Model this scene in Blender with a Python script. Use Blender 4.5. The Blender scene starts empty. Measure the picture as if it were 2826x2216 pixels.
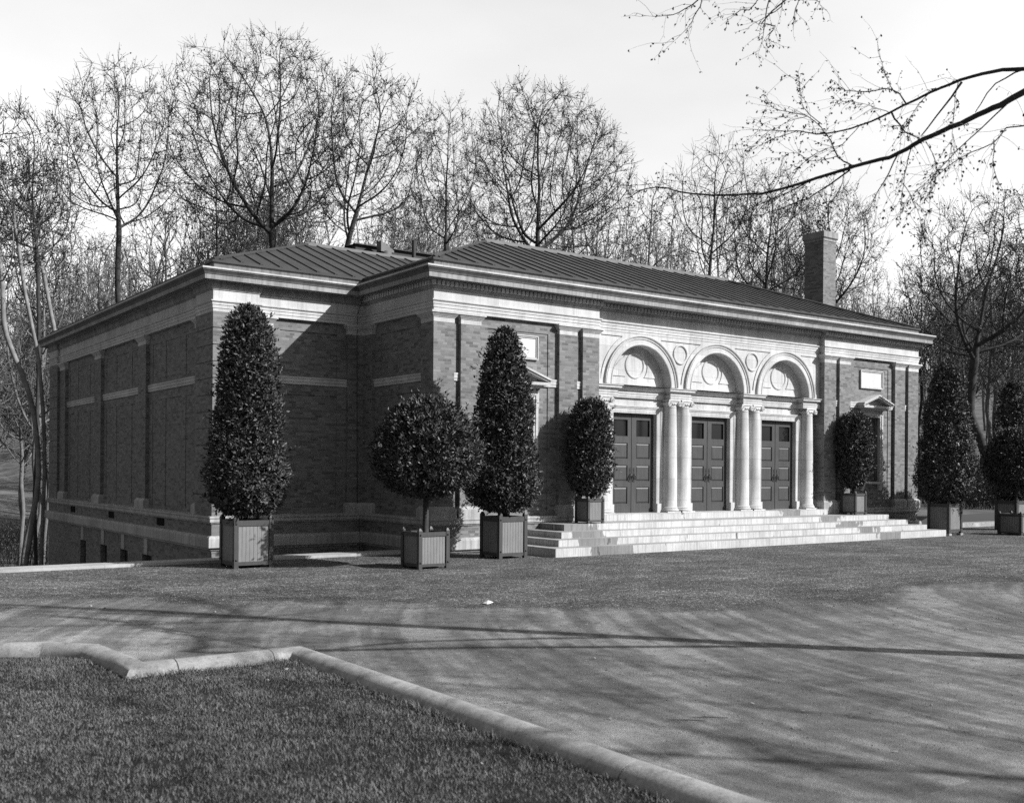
import bpy, bmesh, math, random
import numpy as np
from mathutils import Vector, Matrix
from mathutils.geometry import delaunay_2d_cdt

R = math.radians
S = bpy.context.scene
COL = S.collection

# ------------------------------------------------------------------ camera
CAM = Vector((-12.8788, -21.0171, 2.0))
YAW, ROLL = R(54.118), R(0.4268)
fw = Vector((math.cos(YAW), math.sin(YAW), 0))
rt0 = Vector((math.sin(YAW), -math.cos(YAW), 0))
up0 = Vector((0, 0, 1))
rt = rt0 * math.cos(ROLL) + up0 * math.sin(ROLL)
up = up0 * math.cos(ROLL) - rt0 * math.sin(ROLL)
cd = bpy.data.cameras.new("camera")
cam = bpy.data.objects.new("camera", cd)
COL.objects.link(cam)
M = Matrix((rt, up, -fw)).transposed().to_4x4()
M.translation = CAM
cam.matrix_world = M
cd.sensor_width = 36
cd.sensor_fit = 'HORIZONTAL'
cd.lens = 36 * 2860.84 / 2826
cd.shift_x = 0.0
cd.shift_y = (1298.14 - 1108) / 2826
cd.clip_start = 0.1
cd.clip_end = 3000
cd.dof.use_dof = True
cd.dof.focus_distance = 27
cd.dof.aperture_fstop = 2.6
S.camera = cam

# ------------------------------------------------------------------ light
LD = Vector((-0.97, 1.21, -1.0)).normalized()          # direction the sunlight travels
VIEW_BOOST = 2.8  # strength of the added brightening on the view side of the sky
w = bpy.data.worlds.new("World")
S.world = w
w.use_nodes = True
nt = w.node_tree
nt.nodes.clear()
sky = nt.nodes.new("ShaderNodeTexSky")
sky.sky_type = 'NISHITA'
sky.sun_disc = False
sky.sun_elevation = math.asin(-LD.z)
sky.sun_rotation = math.atan2(-LD.x, -LD.y)
sky.air_density = 1.0
sky.dust_density = 3.0
sep = nt.nodes.new("ShaderNodeSeparateColor")            # blue sensitive plate: the sky as grey
nt.links.new(sky.outputs[0], sep.inputs[0])
mixn = nt.nodes.new("ShaderNodeMath"); mixn.operation = 'MULTIPLY_ADD'
nt.links.new(sep.outputs[2], mixn.inputs[0]); mixn.inputs[1].default_value = 0.75
addn = nt.nodes.new("ShaderNodeMath"); addn.operation = 'MULTIPLY'
nt.links.new(sep.outputs[1], addn.inputs[0]); addn.inputs[1].default_value = 0.25
nt.links.new(addn.outputs[0], mixn.inputs[2])
# added sky brightening on the view side only, so the walls stay shaded
tc = nt.nodes.new("ShaderNodeTexCoord")
def wmath(op, a, b=None, c=None):
    n = nt.nodes.new("ShaderNodeMath"); n.operation = op
    for i, v in enumerate((a, b, c)):
        if v is None: continue
        if isinstance(v, (int, float)): n.inputs[i].default_value = v
        else: nt.links.new(v, n.inputs[i])
    return n.outputs[0]
dotn = nt.nodes.new("ShaderNodeVectorMath"); dotn.operation = 'DOT_PRODUCT'
nt.links.new(tc.outputs["Generated"], dotn.inputs[0]); dotn.inputs[1].default_value = (0.5, 0.83, 0.25)
bank = nt.nodes.new("ShaderNodeMapRange"); bank.interpolation_type = 'SMOOTHSTEP'  # mask that keeps the added brightening to the view side
nt.links.new(dotn.outputs["Value"], bank.inputs[0]); bank.inputs[1].default_value = 0.35; bank.inputs[2].default_value = 0.82
cmap = nt.nodes.new("ShaderNodeMapping"); cmap.inputs["Scale"].default_value = (1.2, 1.2, 3.2)
nt.links.new(tc.outputs["Generated"], cmap.inputs[0])
cn = nt.nodes.new("ShaderNodeTexNoise"); cn.inputs["Scale"].default_value = 2.2; cn.inputs["Detail"].default_value = 5; cn.inputs["Roughness"].default_value = 0.5
nt.links.new(cmap.outputs[0], cn.inputs["Vector"])
boost = wmath('MULTIPLY_ADD', cn.outputs[0], 1.6, VIEW_BOOST - 0.8)
fac = wmath('MULTIPLY_ADD', bank.outputs[0], boost, 1.0)
lum = wmath('MULTIPLY', mixn.outputs[0], fac)
bg = nt.nodes.new("ShaderNodeBackground")
bg.inputs[1].default_value = 0.055
nt.links.new(lum, bg.inputs[0])
wo = nt.nodes.new("ShaderNodeOutputWorld")
nt.links.new(bg.outputs[0], wo.inputs[0])

sl = bpy.data.lights.new("sun", 'SUN')
sl.energy = 5.0
sl.angle = R(0.53)
sl.color = (1.0, 1.0, 1.0)
so = bpy.data.objects.new("sun", sl)
so.rotation_euler = LD.to_track_quat('-Z', 'Y').to_euler()
so.location = (20, -30, 40)
COL.objects.link(so)

S.view_settings.view_transform = 'Standard'
S.view_settings.look = 'None'
S.view_settings.exposure = 0.55
S.view_settings.gamma = 1
S.view_settings.use_curve_mapping = False
S.render.engine = 'CYCLES'
S.cycles.max_bounces = 5
S.cycles.diffuse_bounces = 3
S.cycles.glossy_bounces = 2
S.cycles.transparent_max_bounces = 4
S.cycles.use_denoising = False
S.cycles.sample_clamp_indirect = 4.0
S.cycles.sample_clamp_direct = 12.0

# ------------------------------------------------------------------ material helpers
def mat_new(name):
    m = bpy.data.materials.new(name)
    m.use_nodes = True
    t = m.node_tree
    b = t.nodes["Principled BSDF"]
    return m, t, b

def nd(t, typ, **kw):
    n = t.nodes.new(typ)
    for k, v in kw.items():
        if k.startswith("i_"):
            n.inputs[k[2:].replace("_", " ")].default_value = v
        else:
            setattr(n, k, v)
    return n

def g(v):
    return (v, v, v, 1)

def ramp(t, src, stops):
    r = nd(t, "ShaderNodeValToRGB")
    e = r.color_ramp.elements
    while len(e) < len(stops):
        e.new(0.5)
    for el, (p, c) in zip(e, stops):
        el.position = p
        el.color = g(c)
    t.links.new(src, r.inputs[0])
    return r.outputs[0]

def mathn(t, op, a, b=None, c=None):
    n = nd(t, "ShaderNodeMath", operation=op)
    for i, v in enumerate((a, b, c)):
        if v is None:
            continue
        if isinstance(v, (int, float)):
            n.inputs[i].default_value = v
        else:
            t.links.new(v, n.inputs[i])
    return n.outputs[0]

def noise(t, vec, scale, detail=4, rough=0.55):
    n = nd(t, "ShaderNodeTexNoise")
    n.inputs["Scale"].default_value = scale
    n.inputs["Detail"].default_value = detail
    n.inputs["Roughness"].default_value = rough
    if vec is not None:
        t.links.new(vec, n.inputs["Vector"])
    return n.outputs[0]

def mapping(t, vec, scale=(1, 1, 1), loc=(0, 0, 0)):
    n = nd(t, "ShaderNodeMapping")
    n.inputs["Scale"].default_value = scale
    n.inputs["Location"].default_value = loc
    t.links.new(vec, n.inputs["Vector"])
    return n.outputs[0]

def bump(t, b, h, strength, dist=0.01):
    n = nd(t, "ShaderNodeBump")
    n.inputs["Strength"].default_value = strength
    n.inputs["Distance"].default_value = dist
    t.links.new(h, n.inputs["Height"])
    t.links.new(n.outputs[0], b.inputs["Normal"])

def geo_pos(t):
    return nd(t, "ShaderNodeNewGeometry").outputs["Position"]

def uvn(t):
    return nd(t, "ShaderNodeUVMap").outputs[0]

def m_brick(name, lo, hi, mortar):
    m, t, b = mat_new(name)
    uv = uvn(t)
    br = nd(t, "ShaderNodeTexBrick", offset=0.5, offset_frequency=2, squash=0.62, squash_frequency=3)
    br.inputs["Scale"].default_value = 1
    br.inputs["Brick Width"].default_value = 0.205
    br.inputs["Row Height"].default_value = 0.0665
    br.inputs["Mortar Size"].default_value = 0.0045
    br.inputs["Mortar Smooth"].default_value = 0.15
    br.inputs["Bias"].default_value = 0.0
    br.inputs["Color1"].default_value = g(0)
    br.inputs["Color2"].default_value = g(1)
    br.inputs["Mortar"].default_value = g(0.5)
    t.links.new(uv, br.inputs["Vector"])
    col = ramp(t, br.outputs["Color"], [(0.0, lo), (0.13, lo * 1.15), (0.25, 0.128), (0.55, 0.155), (0.85, 0.185), (1.0, hi)])
    p = geo_pos(t)
    n1 = noise(t, p, 0.8, 5)
    n2 = noise(t, p, 40, 3)
    f = mathn(t, 'MULTIPLY_ADD', n1, 0.5, 0.72)
    f2 = mathn(t, 'MULTIPLY_ADD', n2, 0.35, 0.83)
    ff = mathn(t, 'MULTIPLY', f, f2)
    mx = nd(t, "ShaderNodeMix", data_type='RGBA', blend_type='MULTIPLY')
    mx.inputs[0].default_value = 1
    t.links.new(col, mx.inputs[6]); t.links.new(ff, mx.inputs[7])
    m2 = nd(t, "ShaderNodeMix", data_type='RGBA')
    t.links.new(br.outputs["Fac"], m2.inputs[0])
    t.links.new(mx.outputs[2], m2.inputs[6]); m2.inputs[7].default_value = g(mortar)
    t.links.new(m2.outputs[2], b.inputs["Base Color"])
    b.inputs["Roughness"].default_value = 0.85
    inv = mathn(t, 'SUBTRACT', 1.0, br.outputs["Fac"])
    hh = mathn(t, 'ADD', inv, mathn(t, 'MULTIPLY', n2, 0.4))
    bump(t, b, hh, 0.5, 0.006)
    return m

def m_stone(name, lo, hi, streak=0.25, joint=None, rough=0.8, jz=0.0, jlo=0.86, sf=9, wet=(), rough_face=False):
    """weathered limestone: cloudy tone, vertical run-off streaks, block joints"""
    m, t, b = mat_new(name)
    p = geo_pos(t)
    n1 = noise(t, p, 1.3, 6, 0.6)
    n2 = noise(t, p, 30, 3)
    col = ramp(t, n1, [(0.3, lo), (0.5, (lo + hi) / 2), (0.68, hi)])
    st = noise(t, mapping(t, p, (sf, sf, 0.05 * sf)), 1.0, 5, 0.7)
    stm = ramp(t, st, [(0.35, 1 - streak), (0.55, 1.0)])
    mx = nd(t, "ShaderNodeMix", data_type='RGBA', blend_type='MULTIPLY')
    mx.inputs[0].default_value = 1
    t.links.new(col, mx.inputs[6]); t.links.new(stm, mx.inputs[7])
    f2 = mathn(t, 'MULTIPLY_ADD', n2, 0.25, 0.87)
    mx2 = nd(t, "ShaderNodeMix", data_type='RGBA', blend_type='MULTIPLY')
    mx2.inputs[0].default_value = 1
    t.links.new(mx.outputs[2], mx2.inputs[6]); t.links.new(f2, mx2.inputs[7])
    out = mx2.outputs[2]
    if joint:
        br = nd(t, "ShaderNodeTexBrick", offset=0.5, offset_frequency=2)
        br.inputs["Scale"].default_value = 1
        br.inputs["Brick Width"].default_value = joint[0]
        br.inputs["Row Height"].default_value = joint[1]
        br.inputs["Mortar Size"].default_value = 0.004
        br.inputs["Color1"].default_value = g(jlo)
        br.inputs["Color2"].default_value = g(1.0)
        br.inputs["Mortar"].default_value = g(0.55 if jlo < 0.9 else 0.8)
        t.links.new(mapping(t, uvn(t), (1, 1, 1), (0, -jz, 0)), br.inputs["Vector"])
        mx3 = nd(t, "ShaderNodeMix", data_type='RGBA', blend_type='MULTIPLY')
        mx3.inputs[0].default_value = 1
        t.links.new(out, mx3.inputs[6]); t.links.new(br.outputs["Color"], mx3.inputs[7])
        out = mx3.outputs[2]
    for (xa, xb, wslope) in wet:                                   # damp run-off with dry gaps between the runs
        sx = nd(t, "ShaderNodeSeparateXYZ"); t.links.new(p, sx.inputs[0])
        xs_ = mathn(t, 'ADD', sx.outputs[0], mathn(t, 'MULTIPLY', sx.outputs[1], wslope))
        a1 = nd(t, "ShaderNodeMapRange", interpolation_type='SMOOTHSTEP'); t.links.new(xs_, a1.inputs[0]); a1.inputs[1].default_value = xa - 0.35; a1.inputs[2].default_value = xa + 0.35
        a2 = nd(t, "ShaderNodeMapRange", interpolation_type='SMOOTHSTEP'); t.links.new(xs_, a2.inputs[0]); a2.inputs[1].default_value = xb + 0.4; a2.inputs[2].default_value = xb - 0.4
        wn = noise(t, mapping(t, p, (3.6, 2.0, 1.6)), 1.0, 3, 0.55)
        wn = mathn(t, 'ADD', wn, mathn(t, 'MULTIPLY_ADD', mathn(t, 'MULTIPLY', a1.outputs[0], a2.outputs[0]), 0.36, -0.28))
        wm = ramp(t, wn, [(0.40, 1.0), (0.43, 0.42)])
        mx4 = nd(t, "ShaderNodeMix", data_type='RGBA', blend_type='MULTIPLY'); mx4.inputs[0].default_value = 1
        t.links.new(out, mx4.inputs[6]); t.links.new(wm, mx4.inputs[7])
        out = mx4.outputs[2]
    if rough_face:                                         # lichen blotches and pitting
        l1 = noise(t, mapping(t, p, (1, 1, 1), (4, 9, 2)), 7.0, 6, 0.75)
        l2 = noise(t, p, 60, 4, 0.8)
        lm = mathn(t, 'MULTIPLY', ramp(t, l1, [(0.36, 0.58), (0.47, 0.95), (0.56, 1.0), (0.66, 1.22)]), ramp(t, l2, [(0.33, 0.7), (0.5, 1.0), (0.7, 1.12)]))
        mx5 = nd(t, "ShaderNodeMix", data_type='RGBA', blend_type='MULTIPLY'); mx5.inputs[0].default_value = 1
        t.links.new(out, mx5.inputs[6]); t.links.new(lm, mx5.inputs[7])
        out = mx5.outputs[2]
        bump(t, b, mathn(t, 'ADD', mathn(t, 'MULTIPLY', l1, 1.2), l2), 0.3, 0.008)
    else:
        bump(t, b, n2, 0.25, 0.004)
    t.links.new(out, b.inputs["Base Color"])
    b.inputs["Roughness"].default_value = rough
    return m

def m_wood(name, lo, hi, grain=(30, 30, 1.2), rough=0.5, spec=0.4):
    m, t, b = mat_new(name)
    oc = nd(t, "ShaderNodeTexCoord").outputs["Object"]
    n1 = noise(t, mapping(t, oc, grain), 1.5, 5, 0.65)
    n2 = noise(t, oc, 3.0, 3)
    col = ramp(t, n1, [(0.3, lo), (0.7, hi)])
    f = mathn(t, 'MULTIPLY_ADD', n2, 0.5, 0.75)
    mx = nd(t, "ShaderNodeMix", data_type='RGBA', blend_type='MULTIPLY')
    mx.inputs[0].default_value = 1
    t.links.new(col, mx.inputs[6]); t.links.new(f, mx.inputs[7])
    t.links.new(mx.outputs[2], b.inputs["Base Color"])
    b.inputs["Roughness"].default_value = rough
    b.inputs["Specular IOR Level"].default_value = spec
    bump(t, b, n1, 0.2, 0.003)
    return m

def m_plain(name, lo, hi, scale=6, rough=0.6, metal=0.0, spec=0.5, bumpd=0.0):
    m, t, b = mat_new(name)
    p = geo_pos(t)
    n1 = noise(t, p, scale, 5, 0.6)
    col = ramp(t, n1, [(0.3, lo), (0.7, hi)])
    t.links.new(col, b.inputs["Base Color"])
    b.inputs["Roughness"].default_value = rough
    b.inputs["Metallic"].default_value = metal
    b.inputs["Specular IOR Level"].default_value = spec
    if bumpd:
        bump(t, b, n1, 0.6, bumpd)
    return m

def m_leaf(name, lo, hi, rough=0.4, spec=0.5, scale=9, wn=0.4):
    m, t, b = mat_new(name)
    gi = nd(t, "ShaderNodeNewGeometry")
    n1 = noise(t, gi.outputs["Position"], scale, 2)
    v = mathn(t, 'ADD', mathn(t, 'MULTIPLY', gi.outputs["Random Per Island"], 1.0 - wn), mathn(t, 'MULTIPLY', n1, wn))
    col = ramp(t, v, [(0.1, lo), (0.9, hi)])
    t.links.new(col, b.inputs["Base Color"])
    b.inputs["Roughness"].default_value = rough
    b.inputs["Specular IOR Level"].default_value = spec
    return m

BRICK = m_brick("brick", 0.088, 0.205, 0.175)
STONE = m_stone("limestone", 0.41, 0.58, 0.20, (1.25, 0.6))
STONE_D = m_stone("weathered_limestone", 0.30, 0.48, 0.35, (1.4, 0.4))
STEPM = m_stone("step_stone", 0.38, 0.54, 0.36, (1.9, 0.1561), 0.8, 0.0454, 0.97, 20, ((3.0, 4.3, 0.0), (12.1, 13.2, 0.96)))
TREAD = m_stone("worn_tread", 0.20, 0.34, 0.0, None)
KERB = m_stone("kerb_stone", 0.20, 0.40, 0.15, None, 0.85, 0.0, 0.86, 9, (), True)
METALROOF = m_plain("roof_copper", 0.030, 0.052, 1.5, 0.6, 0.0, 0.2, 0.004)
DOORW = m_wood("door_oak", 0.032, 0.055)
DARKW = m_wood("planter_frame_paint", 0.035, 0.055, rough=0.55)
SLATW = m_wood("planter_slat_paint", 0.14, 0.20, (40, 40, 2), 0.6)
IRON = m_plain("black_iron", 0.012, 0.03, 20, 0.45, 0.0, 0.5)
SOIL = m_plain("soil", 0.015, 0.03, 30, 0.95, 0, 0.1, 0.02)
PLASTER = m_plain("painted_panel", 0.085, 0.11, 3, 0.7)
TABLET = m_stone("tablet_stone", 0.5, 0.56, 0.05)
VOID = m_plain("dark_opening", 0.006, 0.01, 3, 0.9, 0, 0.1)
BARK = m_plain("bark", 0.028, 0.065, 5, 0.9, 0, 0.15, 0.03)
BARK_LIT = m_plain("sunlit_bark", 0.12, 0.26, 3, 0.9, 0, 0.15, 0.02)  # bark lightened to stand for sun on the left trunks
TWIG = m_plain("twig_bark", 0.022, 0.045, 8, 0.9, 0, 0.1)
HAZEBUD = m_leaf("far_leaves_hazed", 0.10, 0.22, 0.7, 0.2)  # leaf tone lightened to stand for sun and haze on the far wood
HAZETWIG = m_plain("far_twigs_hazed", 0.10, 0.18, 4, 0.9, 0, 0.1)  # bark tone raised likewise, sun and distance haze put into the colour
CYMA = m_stone("weathered_gutter", 0.07, 0.13, 0.4)
CORONA = m_stone("weathered_corona", 0.20, 0.34, 0.4, (1.4, 3))
BLOCKING = m_stone("blocking_course", 0.12, 0.20, 0.45, (1.4, 3))
BUD = m_leaf("spring_leaves", 0.04, 0.10, 0.6, 0.3)
LAUREL = m_leaf("bay_leaves", 0.012, 0.085, 0.5, 0.38)
GRASSM = m_leaf("grass_blades", 0.03, 0.23, 0.65, 0.2, 1.6, 0.62)

def m_glass():
    m, t, b = mat_new("window_glass")
    b.inputs["Base Color"].default_value = g(0.012)
    b.inputs["Roughness"].default_value = 0.03
    b.inputs["Specular IOR Level"].default_value = 0.45
    return m
GLASS = m_glass()

def m_road():
    m, t, b = mat_new("gravel")
    p = geo_pos(t)
    sx = nd(t, "ShaderNodeSeparateXYZ"); t.links.new(p, sx.inputs[0])
    X, Y = sx.outputs[0], sx.outputs[1]
    big = noise(t, p, 0.35, 5, 0.6)
    mid = noise(t, p, 2.2, 6, 0.65)
    fine = noise(t, p, 45, 3, 0.7)
    # loose gravel nearer the building, swept smooth carriageway nearer the lawn
    q = nd(t, "ShaderNodeMath", operation='MULTIPLY_ADD'); t.links.new(X, q.inputs[0]); q.inputs[1].default_value = 0.8; q.inputs[2].default_value = 11.6
    s = mathn(t, 'ADD', Y, mathn(t, 'MINIMUM', q.outputs[0], 10.6))
    s = mathn(t, 'ADD', s, mathn(t, 'MULTIPLY_ADD', big, 5.0, -2.5))
    s = mathn(t, 'ADD', s, mathn(t, 'MULTIPLY_ADD', mid, 2.6, -1.3))
    clump = noise(t, mapping(t, p, (1, 1, 1), (3, 13, 0)), 14, 3, 0.75)
    grit = noise(t, mapping(t, p, (1, 1, 1), (2, 9, 0)), 85, 2, 0.8)
    s = mathn(t, 'ADD', s, mathn(t, 'MULTIPLY_ADD', grit, 2.6, -1.3))
    s = mathn(t, 'ADD', s, mathn(t, 'MULTIPLY_ADD', clump, 2.0, -1.0))
    loose = nd(t, "ShaderNodeMapRange", interpolation_type='SMOOTHSTEP'); t.links.new(s, loose.inputs[0])
    loose.inputs[1].default_value = -0.75; loose.inputs[2].default_value = 0.75
    edge = nd(t, "ShaderNodeMapRange", interpolation_type='SMOOTHSTEP'); t.links.new(mathn(t, 'ABSOLUTE', mathn(t, 'SUBTRACT', s, 0.25)), edge.inputs[0])
    edge.inputs[1].default_value = 0.0; edge.inputs[2].default_value = 0.4
    # smooth surface: wear swept round the drive, concentric about its turning centre
    dx = mathn(t, 'ADD', X, -8.1); dy = mathn(t, 'ADD', Y, 17.3)
    rad = mathn(t, 'SQRT', mathn(t, 'ADD', mathn(t, 'MULTIPLY', dx, dx), mathn(t, 'MULTIPLY', dy, dy)))
    arcl = mathn(t, 'MULTIPLY', mathn(t, 'ARCTAN2', dy, dx), 14.0)
    rad2 = mathn(t, 'ADD', rad, mathn(t, 'MULTIPLY', big, 0.8))
    cv = nd(t, "ShaderNodeCombineXYZ"); t.links.new(rad2, cv.inputs[0]); t.links.new(mathn(t, 'MULTIPLY', arcl, 0.10), cv.inputs[1])
    ring = noise(t, cv.outputs[0], 1.9, 5, 0.65)
    tw = nd(t, "ShaderNodeCombineXYZ"); t.links.new(mathn(t, 'ADD', rad, mathn(t, 'MULTIPLY', mid, 0.06)), tw.inputs[0]); t.links.new(mathn(t, 'MULTIPLY', arcl, 0.02), tw.inputs[1])
    tyre = noise(t, tw.outputs[0], 6.0, 1, 0.4)
    tw2 = nd(t, "ShaderNodeCombineXYZ"); t.links.new(mathn(t, 'ADD', Y, mathn(t, 'MULTIPLY', X, 0.12)), tw2.inputs[0]); t.links.new(mathn(t, 'MULTIPLY', X, 0.03), tw2.inputs[1])
    tyre2 = noise(t, tw2.outputs[0], 4.5, 3, 0.6)
    patch = noise(t, mapping(t, p, (1, 1, 1), (7, 3, 0)), 0.55, 5, 0.62)
    tone = mathn(t, 'ADD', mathn(t, 'ADD', mathn(t, 'MULTIPLY', ring, 0.40), mathn(t, 'MULTIPLY', patch, 0.45)), mathn(t, 'MULTIPLY', tyre, 0.22))
    smooth_c = ramp(t, tone, [(0.39, 0.056), (0.45, 0.098), (0.53, 0.140), (0.60, 0.23)])
    flat = noise(t, mapping(t, p, (1, 1, 1), (2, 9, 0)), 130, 3, 0.8)
    sp0 = ramp(t, flat, [(0.34, 0.5), (0.46, 0.95), (0.58, 1.08), (0.70, 1.9)])
    blot = noise(t, mapping(t, p, (1, 1, 1), (17, 4, 0)), 5.5, 6, 0.75)
    sp0 = mathn(t, 'MULTIPLY', sp0, ramp(t, blot, [(0.33, 0.62), (0.47, 0.97), (0.56, 1.05), (0.68, 1.42)]))
    sp = mathn(t, 'MULTIPLY', sp0, mathn(t, 'MULTIPLY_ADD', fine, 0.7, 0.65))
    vor = nd(t, "ShaderNodeTexVoronoi"); vor.inputs["Scale"].default_value = 38; t.links.new(p, vor.inputs["Vector"])
    stone_c = ramp(t, nd_sep(t, vor.outputs["Color"]), [(0.0, 0.03), (0.55, 0.066), (0.85, 0.095), (1.0, 0.24)])
    mott = noise(t, mapping(t, p, (1, 1, 1), (5, 1, 0)), 1.1, 7, 0.72)
    rake = noise(t, mapping(t, p, (0.35, 3.4, 1)), 1.2, 5, 0.72)
    lm = ramp(t, mathn(t, 'ADD', mathn(t, 'ADD', mathn(t, 'MULTIPLY', mott, 0.45), mathn(t, 'MULTIPLY', rake, 0.25)), mathn(t, 'MULTIPLY', clump, 0.30)), [(0.36, 0.75), (0.46, 1.15), (0.53, 1.45), (0.62, 2.3)])
    mxl = nd(t, "ShaderNodeMix", data_type='RGBA', blend_type='MULTIPLY'); mxl.inputs[0].default_value = 1
    t.links.new(stone_c, mxl.inputs[6]); t.links.new(lm, mxl.inputs[7])
    lp = ramp(t, mathn(t, 'ADD', mathn(t, 'MULTIPLY', patch, 0.6), mathn(t, 'MULTIPLY', tyre2, 0.4)), [(0.38, 0.78), (0.5, 1.06), (0.60, 1.45)])
    mxl2 = nd(t, "ShaderNodeMix", data_type='RGBA', blend_type='MULTIPLY'); mxl2.inputs[0].default_value = 1
    t.links.new(mxl.outputs[2], mxl2.inputs[6]); t.links.new(lp, mxl2.inputs[7])
    mxs = nd(t, "ShaderNodeMix", data_type='RGBA', blend_type='MULTIPLY'); mxs.inputs[0].default_value = 1
    t.links.new(smooth_c, mxs.inputs[6]); t.links.new(sp, mxs.inputs[7])
    cpn = noise(t, mapping(t, p, (1, 1, 1), (31, 5, 0)), 0.42, 6, 0.7)
    cp = nd(t, "ShaderNodeMapRange", interpolation_type='SMOOTHSTEP'); t.links.new(cpn, cp.inputs[0]); cp.inputs[1].default_value = 0.62; cp.inputs[2].default_value = 0.70
    lfac = mathn(t, 'MAXIMUM', loose.outputs[0], mathn(t, 'MULTIPLY', cp.outputs[0], 0.85))
    mm = nd(t, "ShaderNodeMix", data_type='RGBA'); t.links.new(lfac, mm.inputs[0])
    t.links.new(mxs.outputs[2], mm.inputs[6]); t.links.new(mxl2.outputs[2], mm.inputs[7])
    left_flare = nd(t, "ShaderNodeMapRange", interpolation_type='SMOOTHSTEP'); t.links.new(mathn(t, 'ADD', X, mathn(t, 'MULTIPLY', big, 4.0)), left_flare.inputs[0])  # paler towards the left: a fogged, overexposed edge painted into the gravel
    left_flare.inputs[1].default_value = -4.5; left_flare.inputs[2].default_value = -10.5; left_flare.inputs[3].default_value = 1.0; left_flare.inputs[4].default_value = 1.6
    ed = mathn(t, 'MULTIPLY', mathn(t, 'MULTIPLY_ADD', edge.outputs[0], 0.45, 0.55), left_flare.outputs[0])
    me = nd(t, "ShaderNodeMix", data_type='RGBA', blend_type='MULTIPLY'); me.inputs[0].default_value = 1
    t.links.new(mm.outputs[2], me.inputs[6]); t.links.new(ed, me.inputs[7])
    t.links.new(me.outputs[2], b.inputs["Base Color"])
    b.inputs["Roughness"].default_value = 0.95
    b.inputs["Specular IOR Level"].default_value = 0.15
    h = mathn(t, 'ADD', mathn(t, 'MULTIPLY', mathn(t, 'SUBTRACT', 1.0, vor.outputs["Distance"]), mathn(t, 'MULTIPLY_ADD', loose.outputs[0], 1.0, 0.12)), mathn(t, 'ADD', mathn(t, 'MULTIPLY', mid, 1.2), mathn(t, 'MULTIPLY', grit, 0.9)))
    bump(t, b, h, 0.8, 0.02)
    return m

def nd_sep(t, c):
    n = nd(t, "ShaderNodeSeparateColor"); t.links.new(c, n.inputs[0])
    return n.outputs[0]

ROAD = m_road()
EARTH = m_plain("lawn_earth", 0.016, 0.035, 8, 0.95, 0, 0.1, 0.03)
FLOOR = m_plain("forest_floor", 0.05, 0.16, 0.5, 0.95, 0, 0.1, 0.08)

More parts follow.
